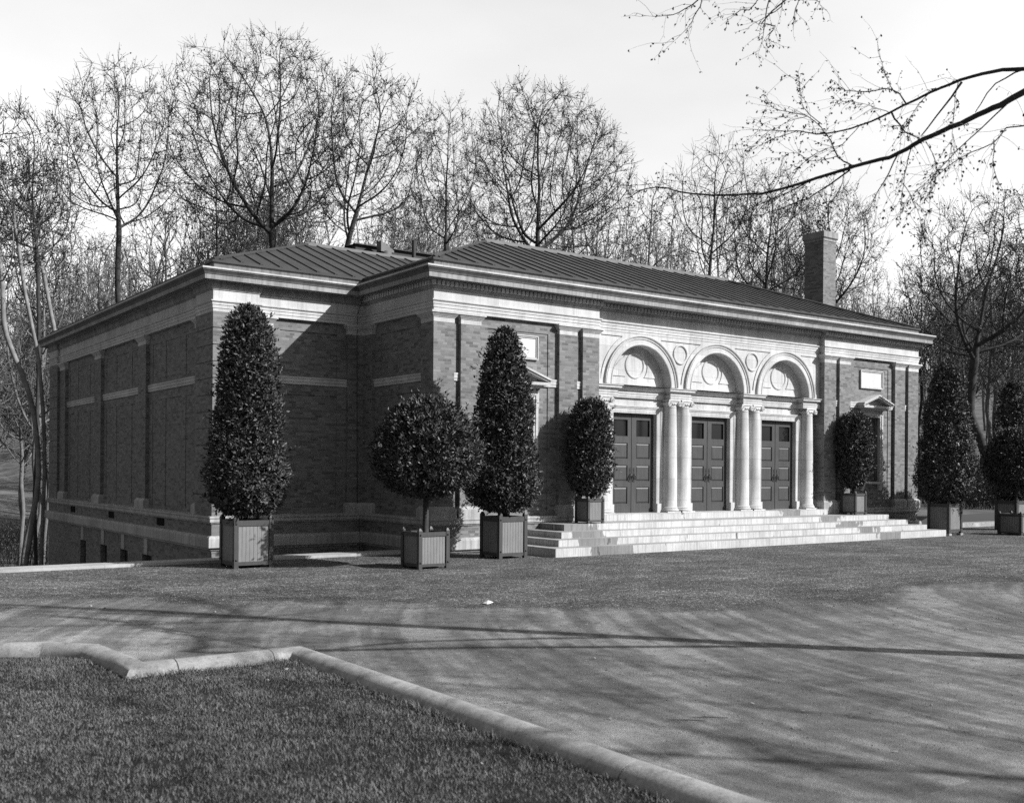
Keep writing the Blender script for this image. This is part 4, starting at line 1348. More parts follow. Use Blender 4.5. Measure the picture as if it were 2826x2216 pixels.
    v_ = np.concatenate([v_, vv], 0)
    f_ = np.arange(len(v_)).reshape(-1, 4)
    tri_ = np.concatenate([f_[:, [0, 1, 2]], f_[:, [0, 2, 3]]], 0)
    np_obj("crown", v_, tri_, LAUREL, t)
    k = MB()
    rnd = random.Random(seed)
    zs0, n_st, sr, spread = stems
    top_z = z0 + (z1 - z0) * 0.35
    for i in range(n_st):
        an = 2 * math.pi * i / n_st + rnd.random()
        b0 = spread * 0.5
        p0 = (cx + b0 * math.cos(an) * rnd.random(), cy + b0 * math.sin(an) * rnd.random(), zs0)
        zt = top_z if n_st > 1 else z0 + (z1 - z0) * 0.5
        p1 = (cx + (b0 * 0.8) * math.cos(an), cy + b0 * 0.8 * math.sin(an), (zs0 + zt) / 2)
        p2 = (cx + spread * math.cos(an) + tilt[0] * 0.5, cy + spread * math.sin(an), zt)
        k.tube([p0, p1, p2], [sr, sr * 0.85, sr * 0.5], 8)
    if n_st == 1:
        for i in range(7):
            an = 2 * math.pi * i / 7
            k.tube([(cx, cy, z0 + 0.08), (cx + 0.3 * math.cos(an), cy + 0.3 * math.sin(an), z0 + 0.4), (cx + 0.7 * math.cos(an), cy + 0.7 * math.sin(an), z0 + 0.75)], [sr * 0.6, sr * 0.4, sr * 0.15], 6)
    k.build("stem" if n_st == 1 else "stems", BARK, t, 60)
    return t

G = "clipped bay trees in the wooden tubs"
planter(-5.265, -1.09, 0, 0.83, 1.06, "large tub at the left corner holding the leftmost tapering tree", 0)
planter(-2.21, -3.11, 0, 0.73, 0.82, "low tub with pale spotted slats holding the left ball-headed tree", 0)
planter(0.573, -1.957, 0, 0.79, 1.05, "large tub close to the left end of the steps under a tapering tree", 0)
planter(4.016, -0.957, 0.6698, 0.54, 0.69, "small tub standing on the top step beside the left doorway", 0)
planter(15.31, -0.71, 0.6698, 0.58, 0.75, "small tub on the right end of the top step before the right window", 0)
t6 = planter(18.15, -2.2, 0.07, 0.78, 1.06, "large tub raised on blocks just beyond the right end of the steps", 0)
for dx, dy in ((0, 0), (0.66, 0), (0, 0.66), (0.66, 0.66)):
    k = MB(); k.box(18.13 + dx, -2.22 + dy, 0, 18.13 + dx + 0.15, -2.22 + dy + 0.15, 0.068)
    k.build("block", KERB, t6)
planter(20.38, -3.39, 0, 0.82, 0.77, "low tub at the right edge of the photo holding a ball-headed tree", 0)
planter(23.2, -1.75, 0, 0.85, 1.17, "tall tub half hidden behind the low tub at the right edge", 0)

cone = [(5.30, 0.02), (5.24, 0.22), (5.05, 0.42), (4.75, 0.53), (4.4, 0.60), (4.0, 0.66), (3.6, 0.69), (3.3, 0.71), (2.9, 0.75), (2.5, 0.82), (2.1, 0.89), (1.75, 0.94), (1.55, 0.92), (1.36, 0.88), (1.22, 0.72), (1.1, 0.4)]
topiary("bay_tree", -4.85, -0.68, cone, 26000, 11, (0.85, 9, 0.016, 0.28), "tall tapering dark tree in the leftmost tub, against the corner of the brick wing", "tree", group=G)
cone3 = [(5.26, 0.02), (5.2, 0.2), (5.0, 0.36), (4.7, 0.46), (4.3, 0.58), (3.9, 0.66), (3.4, 0.72), (2.9, 0.78), (2.4, 0.83), (1.9, 0.88), (1.6, 0.9), (1.36, 0.84), (1.2, 0.68), (1.1, 0.4)]
topiary("bay_tree", 0.95, -1.56, cone3, 25000, 23, (0.85, 9, 0.016, 0.25), "tall tapering tree in front of the left window, beside the steps", "tree", group=G)
ball = [(3.47, 0.02), (3.42, 0.35), (3.28, 0.68), (3.05, 0.95), (2.75, 1.13), (2.45, 1.21), (2.15, 1.21), (1.9, 1.10), (1.7, 0.88), (1.55, 0.55), (1.48, 0.2)]
topiary("ball_tree", -1.84, -2.75, ball, 24000, 37, (0.65, 1, 0.066, 0.03), "round-headed clipped tree on a single bare stem left of the steps", "tree", group=G)
cyl = [(3.80, 0.02), (3.77, 0.25), (3.68, 0.42), (3.5, 0.53), (3.2, 0.59), (2.8, 0.62), (2.3, 0.64), (1.9, 0.63), (1.65, 0.55), (1.48, 0.40), (1.40, 0.2)]
topiary("barrel_tree", 4.29, -0.69, cyl, 13000, 41, (1.1, 4, 0.02, 0.1), "small barrel-shaped tree on the top step left of the doors", "tree", group=G)
cyl5 = [(3.90, 0.02), (3.86, 0.3), (3.76, 0.47), (3.55, 0.58), (3.2, 0.63), (2.8, 0.64), (2.4, 0.62), (2.0, 0.55), (1.75, 0.45), (1.55, 0.25)]
topiary("barrel_tree", 15.6, -0.42, cyl5, 12000, 43, (1.1, 3, 0.025, 0.08), "small barrel-shaped tree before the right-hand pavilion window", "tree", group=G)
cone6 = [(5.58, 0.05), (5.5, 0.3), (5.3, 0.44), (4.9, 0.56), (4.4, 0.68), (4.0, 0.78), (3.5, 0.84), (3.0, 0.90), (2.5, 0.97), (2.0, 1.04), (1.7, 1.05), (1.5, 1.0), (1.32, 0.9), (1.2, 0.7), (1.12, 0.4)]
topiary("bay_tree", 18.54, -1.81, cone6, 21000, 47, (0.9, 8, 0.018, 0.25), "broad tapering tree in the tub beyond the right end of the steps", "tree", group=G)
topiary("ball_tree", 20.79, -2.98, [(z + 0.04, r * 0.98) for z, r in ball], 18000, 53, (0.6, 1, 0.05, 0.03), "ball-headed tree cut by the right edge of the photo", "tree", group=G)
topiary("bay_tree", 23.62, -1.33, [(z + 0.05, r * 1.0) for z, r in cone], 15000, 59, (0.9, 7, 0.018, 0.25), "tapering tree rising behind the ball-headed tree at the right edge", "tree", group=G)

# ------------------------------------------------------------------ bare spring trees
class Tree:
    """branches grow towards points scattered through the crown (space colonisation); pipe-model thickness"""
    def __init__(s, seed):
        s.seed = seed; s.tr = MB(); s.fine = MB(); s.tw = []; s.twr = []; s.lv = []
    def grow(s, base, fork, centre, rx, rz, N, tip=0.0112, ry=None, kill=0.44, step=0.36, twigs=7, leaf=2, bend=0.22, leafp=0.65, hollow=2.4, low=-0.75, wig=0.10, r_min_trunk=0.028, stems=1, tlen=(0.4, 1.0), expo=2.2):
        rg_ = np.random.default_rng(s.seed)
        base = np.array(base, float); fork = np.array(fork, float); centre = np.array(centre, float)
        u = rg_.normal(0, 1, (N * 4, 3)); u /= np.linalg.norm(u, axis=1)[:, None]
        rad = rg_.random(len(u)) ** (1 / hollow)
        lump = 0.86 + 0.26 * vnoise(np.arctan2(u[:, 1], u[:, 0]) * 2.2 + 9, u[:, 2] * 2.6 + 5, 1.0, s.seed)
        A = u * (rad * lump)[:, None]
        A = A[A[:, 2] > low][:int(N * 1.5)]
        hr = np.hypot(A[:, 0], A[:, 1]); A = A[(hr > 0.30) | (A[:, 2] > 0.55)]      # open heart: several leaders, no single mast
        A = A * np.array([rx, ry or rx, rz]) + centre
        P = []; par = []
        n0 = max(3, int(np.linalg.norm(fork - base) / 0.7))
        bv = rg_.normal(0, bend, 3) * np.array([1, 1, 0]); bv2 = rg_.normal(0, bend * 0.5, 3) * np.array([1, 1, 0])
        for i in range(n0 + 1):
            f = i / n0
            wob = (rg_.normal(0, 0.03, 3) + bv * math.sin(math.pi * f) + bv2 * math.sin(2 * math.pi * f)) * (1 if 0 < i < n0 else 0)
            P.append(base * (1 - f) + fork * f + wob); par.append(i - 1)
        P = [np.array(p) for p in P]
        dirs = [(fork - base) / np.linalg.norm(fork - base)] * len(P)
        # the crown may draw from the upper part of the trunk only
        start = max(1, int(n0 * 0.72))
        alive = np.ones(len(A), bool)
        near = np.full(len(A), start); nd_ = np.full(len(A), 1e9)
        for j in range(start, len(P)):
            d = np.linalg.norm(A - P[j], axis=1) * (1.0 if j == len(P) - 1 else 1.15); m_ = d < nd_; near[m_] = j; nd_[m_] = d[m_]
        kids = {}
        for it in range(150):
            idx = np.nonzero(alive)[0]
            if len(idx) == 0: break
            v = A[idx] - np.array([P[k] for k in near[idx]])
            v /= np.linalg.norm(v, axis=1)[:, None] + 1e-9
            acc = {}
            for k, q in zip(near[idx], v):
                acc.setdefault(k, []).append(q)
            new = []
            for k, qs in acc.items():
                if kids.get(k, 0) >= 3:
                    alive[idx[near[idx] == k]] = False; continue
                kids[k] = kids.get(k, 0) + 1
                d = np.sum(qs, axis=0); ln = np.linalg.norm(d)
                if ln < 1e-6: continue
                d = d / ln + dirs[k] * 0.55 + np.array([0, 0, 0.10]) + rg_.normal(0, wig, 3)
                d /= np.linalg.norm(d)
                p = P[k] + d * step
                new.append((p, k, d))
            if not new: break
            j0 = len(P)
            for p, k, d in new:
                P.append(p); par.append(k); dirs.append(d)
            NP = np.array([q[0] for q in new])
            D = np.linalg.norm(A[idx][:, None] - NP[None], axis=2)
            b_ = D.argmin(1); dm = D[np.arange(len(idx)), b_]
            m_ = dm < nd_[idx]
            near[idx[m_]] = j0 + b_[m_]; nd_[idx[m_]] = dm[m_]
            alive[idx[dm < kill]] = False
            if len(P) > 15000: break
        n = len(P); P = np.array(P)
        ch = [[] for _ in range(n)]
        for i in range(1, n): ch[par[i]].append(i)
        R_ = np.zeros(n)
        for i in range(n - 1, -1, -1):
            R_[i] = tip if not ch[i] else sum(R_[c] ** expo for c in ch[i]) ** (1 / expo)
        # smooth the nodes a little
        for _ in range(2):
            Q = P.copy()
            for i in range(1, n):
                if ch[i]:
                    c = max(ch[i], key=lambda k: R_[k])
                    Q[i] = P[i] * 0.5 + (P[par[i]] + P[c]) * 0.25
            P = Q
        s.r0 = R_[0]
        stack = [(0, None)]
        while stack:
            i, p = stack.pop()
            pts = [] if p is None else [P[p]]; rr_ = [] if p is None else [min(R_[p], R_[i] * 1.15)]
            while True:
                pts.append(P[i]); rr_.append(R_[i])
                if not ch[i]: break
                c = sorted(ch[i], key=lambda k: -R_[k])
                for o_ in c[1:]: stack.append((o_, i))
                i = c[0]
            if len(pts) < 2: continue
            big = rr_[0] > r_min_trunk
            (s.tr if big else s.fine).tube(pts, rr_, 9 if rr_[0] > 0.12 else (6 if big else 3), cap=False)
        # twigs and leaves off the thin wood
        thin = [i for i in range(1, n) if R_[i] < tip * 3.2]
        for i in thin:
            k = twigs if not ch[i] else (1 if rg_.random() < 0.8 else 0)
            d0 = P[i] - P[par[i]]; d0 /= np.linalg.norm(d0) + 1e-9
            for _ in range(k):
                d = d0 * 0.8 + rg_.normal(0, 0.55, 3) + np.array([0, 0, 0.25]); d /= np.linalg.norm(d)
                L = rg_.uniform(*tlen); q = [P[i]]
                for j in range(3):
                    d = d + rg_.normal(0, 0.16, 3) + np.array([0, 0, 0.06]); d /= np.linalg.norm(d)
                    q.append(q[-1] + d * L / 3)
                s.tw.append(q); s.twr.append((tip * 0.9, tip * 0.5))
                for _ in range(leaf):
                    if rg_.random() < leafp:
                        t_ = rg_.uniform(0.8, 3.0); a = min(2, int(t_))
                        s.lv.append(q[a] + (q[a + 1] - q[a]) * (t_ - a) + rg_.normal(0, 0.04, 3))
    def arrays(s, leaf):
        P = np.array(s.tw, dtype=np.float64); n = len(P); rr_ = np.array(s.twr)
        d = np.gradient(P, axis=1); d /= np.linalg.norm(d, axis=2)[..., None] + 1e-9
        ref = np.where(np.abs(d[..., 2:3]) < 0.9, np.array([0, 0, 1.0]), np.array([1.0, 0, 0]))
        a = np.cross(d, ref); a /= np.linalg.norm(a, axis=2)[..., None] + 1e-9
        b_ = np.cross(d, a)
        rad = rr_[:, :1] + (rr_[:, 1:] - rr_[:, :1]) * np.linspace(0, 1, 4)[None]
        ring = [P + (a * math.cos(2.0944 * j) + b_ * math.sin(2.0944 * j)) * rad[..., None] for j in range(3)]
        V = np.stack(ring, 2).reshape(-1, 3)
        bs = np.arange(n)[:, None] * 12
        F = np.concatenate([bs + np.array([i * 3 + j, i * 3 + (j + 1) % 3, i * 3 + 3 + (j + 1) % 3, i * 3 + 3 + j]) for i in range(3) for j in range(3)], 0)
        if s.fine.v:
            F = np.concatenate([F, np.array(s.fine.f) + len(V)]); V = np.concatenate([V, np.array(s.fine.v)])
        Mi = np.zeros(len(F), int)
        if s.lv:
            rg_ = np.random.default_rng(s.seed + 1)
            Q = np.array(s.lv); m_ = len(Q)
            ax = rg_.normal(0, 1, (m_, 3)); ax /= np.linalg.norm(ax, axis=1)[:, None]
            bx = np.cross(ax, rg_.normal(0, 1, (m_, 3))); bx /= np.linalg.norm(bx, axis=1)[:, None] + 1e-9
            sz = leaf * rg_.uniform(0.6, 1.3, m_)[:, None]
            V2 = np.stack([Q, Q + ax * sz * 0.5 + bx * sz * 0.42, Q + ax * sz, Q + ax * sz * 0.5 - bx * sz * 0.42], 1).reshape(-1, 3)
            F2 = np.arange(m_ * 4).reshape(-1, 4) + len(V)
            V = np.concatenate([V, V2]); F = np.concatenate([F, F2]); Mi = np.concatenate([Mi, np.ones(m_, int)])
        return V.astype(np.float32), F.astype(np.int32), Mi

def ground_at(p):
    return zback(p.x, p.y) if p.y > 0.9 else 0.0
WG = "bare spring trees behind the pavilion"
def place(right, fwd, crown, size, fork, N, seed, label, leaf=0.08, bark=None, group=WG, name="woodland_tree", **kw):
    """crown = (right, z) of the crown's middle; size = (rx, rz); fork = (right, z)"""
    b = spot(right, fwd); b.z = ground_at(b)
    t = empty(name, tuple(b), label, "tree", group)
    T = Tree(seed)
    f = spot(fork[0], fwd, fork[1]); c = spot(crown[0], fwd, crown[1])
    T.grow((b.x, b.y, b.z - 0.4), f, c, size[0], size[1], N, **kw)
    T.tr.build("trunk", bark or BARK, t, 70)
    V, F, Mi = T.arrays(leaf)
    np_obj("crown", V, F, [TWIG, BUD], t, Mi)
    return t

place(-19.6, 52, (-20.0, 17.6), (3.5, 4.6), (-19.7, 9.0), 900, 3, "tall tree with a full rounded crown, second from the left behind the wing")
place(-19.4, 46, (-21.4, 12.8), (2.6, 3.2), (-20.3, 8.0), 260, 5, "thin sparse tree leaning left at the left of the wing", leaf=0.08, leafp=0.4, bark=BARK_LIT)
place(-12.2, 55, (-13.4, 19.2), (5.6, 5.9), (-12.4, 8.0), 1700, 8, "tallest leafing tree, its broad crown above the left roof", leaf=0.085)
place(-9.9, 52, (-7.4, 17.4), (3.3, 4.8), (-9.2, 8.5), 850, 13, "leafing tree leaning right over the left roof", leaf=0.085)
place(1.0, 56, (1.5, 17.6), (4.7, 5.1), (1.0, 8.5), 2100, 21, "dense fan-shaped bare tree over the middle of the roof", leaf=0.08, leafp=0.6, hollow=2.2)
place(-4.0, 63, (-4.1, 19.5), (2.5, 5.0), (-4.0, 11.0), 620, 34, "tall narrow tree left of the fan-shaped one", leaf=0.09)
place(10.4, 56, (10.8, 16.2), (2.5, 4.0), (10.5, 9.5), 360, 55, "sparse bare-limbed tree right of the fan-shaped one, above the long roof slope", leaf=0.06, leafp=0.2, twigs=4)
place(14.6, 60, (14.6, 15.4), (3.2, 4.2), (14.6, 8.5), 800, 68, "bushy tree just left of the brick chimney")
place(19.2, 62, (19.2, 15.2), (3.0, 4.0), (19.2, 8.5), 700, 72, "bushy tree directly behind the brick chimney")
place(21.7, 50, (23.0, 10.9), (4.4, 4.6), (22.0, 4.6), 1000, 85, "thick dark tree rising behind the tapering tree at the right", expo=1.98, bend=0.5)
place(24.5, 62, (24.4, 10.6), (2.0, 3.8), (24.5, 6.0), 380, 91, "slender tree just right of the pavilion's right cornice end")
place(-16.9, 60, (-17.2, 15.8), (2.3, 4.2), (-17.0, 10.0), 480, 99, "straight slim tree between the two round-crowned trees at the left")
place(-15.0, 63, (-15.0, 14.5), (2.6, 4.4), (-15.0, 8.0), 520, 104, "slim tree behind the left roof corner")
place(-24.2, 54, (-25.0, 12.8), (2.4, 4.2), (-24.5, 7.0), 420, 111, "slender tree near the left edge of the photo, left of the round-crowned tree", leafp=0.6)
place(-17.6, 37, (-18.6, 10.6), (1.9, 3.2), (-18.2, 6.8), 200, 118, "sunlit thick trunk at the far left edge", bark=BARK_LIT, tip=0.014, leafp=0.5, bend=0.7)
place(-16.75, 37, (-18.0, 12.0), (1.6, 3.0), (-17.5, 8.5), 130, 123, "thin sunlit trunk nearest the left end of the wing", bark=BARK_LIT, leafp=0.5, bend=0.6)
place(-19.6, 43, (-19.9, 13.4), (2.0, 3.6), (-19.7, 8.5), 300, 131, "dark upright trunk between the pale trunks at the left", leafp=0.7, bend=0.4)
place(27.4, 54, (27.6, 11.4), (3.2, 4.4), (27.4, 5.0), 620, 140, "leafing tree at the right edge behind the planter trees", leaf=0.085)
place(5.9, 66, (5.9, 11.8), (3.2, 3.4), (5.9, 7.0), 560, 149, "low bushy tree above the long roof between the fan-shaped and the sparse tree")

# far wood: reads as one mass
protos = []
for sd in range(6):
    T = Tree(200 + sd)
    T.grow((0, 0, -0.4), (0.3 * (sd - 2), 0, 5.5 + 0.5 * (sd % 3)), (0.5 * (sd - 2), 0, 12.2), 2.6 + 0.25 * (sd % 3), 5.0, 650, leaf=1, leafp=0.7, kill=0.6, step=0.42, twigs=4, tip=0.017, low=-1.0, tlen=(0.5, 1.1))
    V, F, Mi = T.arrays(0.13)
    k0 = len(V)
    V = np.concatenate([V, np.array(T.tr.v, dtype=np.float32)]); F = np.concatenate([F, np.array(T.tr.f, dtype=np.int32) + k0]); Mi = np.concatenate([Mi, np.zeros(len(T.tr.f), int)])
    protos.append((V, F, Mi))
rnd = random.Random(77)
VV = []; FF = []; MM = []; off = 0
def far_tree(right, fwd, sc):
    global off
    v_, f_, m_ = protos[rnd.randrange(6)]
    b = spot(right, fwd); b.z = ground_at(b)
    a = rnd.uniform(0, 6.28); c, s_ = math.cos(a), math.sin(a)
    q = v_ * sc
    q = np.stack([q[:, 0] * c - q[:, 1] * s_ + b.x, q[:, 0] * s_ + q[:, 1] * c + b.y, q[:, 2] + b.z], 1)
    VV.append(q); FF.append(f_ + off); MM.append(m_); off += len(q)
for row, (fwd, step, sc0) in enumerate(((68, 3.6, 0.98), (78, 3.7, 1.20), (90, 4.6, 1.32), (106, 5.6, 1.38), (128, 7, 1.42), (155, 9, 1.45))):
    x = -0.62 * fwd
    while x < 0.62 * fwd:
        r_ = x + rnd.uniform(-1.8, 1.8)
        sc = sc0 * rnd.uniform(0.68, 1.1)
        frac = r_ / fwd
        if frac > 0.28: sc *= 0.82
        far_tree(r_, fwd + rnd.uniform(-4, 4), sc)
        x += step
for i in range(9):                                     # thicker stand behind the wing
    f_ = rnd.uniform(66, 76); far_tree(rnd.uniform(-0.40, -0.2) * f_, f_, rnd.uniform(1.15, 1.5))
for i in range(95):                                     # wood facing the doorways, across the drive
    a_ = R(-43 + rnd.uniform(-38, 38)); d_ = rnd.uniform(58, 85)
    q_ = Vector((10 + d_ * math.cos(a_), d_ * math.sin(a_), 0)) - Vector((CAM.x, CAM.y, 0))
    far_tree(q_.dot(rt0), q_.dot(fw), rnd.uniform(1.0, 1.5))
for i in range(34):                                     # nearer slim trees beside the pavilion's ends
    if i % 2: far_tree(-rnd.uniform(0.42, 0.56) * 55, 46 + rnd.uniform(0, 16), rnd.uniform(0.6, 0.95))
    else: far_tree(rnd.uniform(0.40, 0.58) * 58, 54 + rnd.uniform(0, 12), rnd.uniform(0.5, 0.72))
tag(np_obj("far_wood", np.concatenate(VV), np.concatenate(FF), [HAZETWIG, HAZEBUD], None, np.concatenate(MM)), kind="stuff")

# brushwood: thickets under the trees at both sides
rng = np.random.default_rng(31)
def thicket(n, rights, fwds, hmax, seed):
    rg_ = np.random.default_rng(seed)
    vs = []; fs = []
    rr_ = rg_.uniform(*rights, n); ff_ = rg_.uniform(*fwds, n)
    bx = CAM.x + fw.x * ff_ + rt0.x * rr_; by = CAM.y + fw.y * ff_ + rt0.y * rr_
    bz = np.array([zback(a, b_) for a, b_ in zip(bx, by)]) - 0.05
    L = rg_.uniform(0.35, 1.0, n) * hmax
    d = rg_.normal(0, 0.45, (n, 3)); d[:, 2] = 1; d /= np.linalg.norm(d, axis=1)[:, None]
    b0 = np.stack([bx, by, bz], 1); mid = b0 + d * (L * 0.5)[:, None]; bend = rg_.normal(0, 0.16, (n, 3)) * L[:, None]
    tip = b0 + d * L[:, None] + bend
    w_ = np.stack([np.full(n, rt0.x), np.full(n, rt0.y), np.zeros(n)], 1) * 0.011
    o_ = np.stack([np.full(n, fw.x), np.full(n, fw.y), np.zeros(n)], 1) * 0.011
    V = np.stack([b0 - w_, b0 + w_, mid + w_ * 0.8, mid - w_ * 0.8, tip, b0 - o_, b0 + o_, mid + o_ * 0.8, mid - o_ * 0.8], 1).reshape(-1, 3)
    i_ = np.arange(n)[:, None] * 9
    F = np.concatenate([i_ + np.array(q) for q in ([0, 1, 2], [0, 2, 3], [3, 2, 4], [5, 6, 7], [5, 7, 8], [8, 7, 4])], 0)
    mi = np.zeros(len(F), int)
    m_ = n * 5
    k = rg_.integers(0, n, m_); t_ = rg_.uniform(0.3, 1, m_)[:, None]
    P = b0[k] * (1 - t_) + tip[k] * t_ + rg_.normal(0, 0.10, (m_, 3))
    a = rg_.normal(0, 1, (m_, 3)); a /= np.linalg.norm(a, axis=1)[:, None]; b_ = np.cross(a, rg_.normal(0, 1, (m_, 3))); b_ /= np.linalg.norm(b_, axis=1)[:, None]
    sz = rg_.uniform(0.04, 0.09, m_)[:, None]
    V2 = np.stack([P, P + a * sz * 0.5 + b_ * sz * 0.35, P + a * sz, P + a * sz * 0.5 - b_ * sz * 0.35], 1).reshape(-1, 3)
    j_ = np.arange(m_)[:, None] * 4 + len(V)
    F2 = np.concatenate([j_ + np.array([0, 1, 2]), j_ + np.array([0, 2, 3])], 0)
    return np.concatenate([V, V2]), np.concatenate([F, F2]), np.concatenate([mi, np.ones(len(F2), int)])
v_, f_, m_ = thicket(5200, (17.5, 31), (42.5, 60), 2.6, 41)
tag(np_obj("brushwood", v_, f_, [TWIG, BUD], None, m_), kind="stuff")
v_, f_, m_ = thicket(3800, (-34, -15), (48, 75), 2.4, 43)
tag(np_obj("brushwood", v_, f_, [TWIG, BUD], None, m_), kind="stuff")

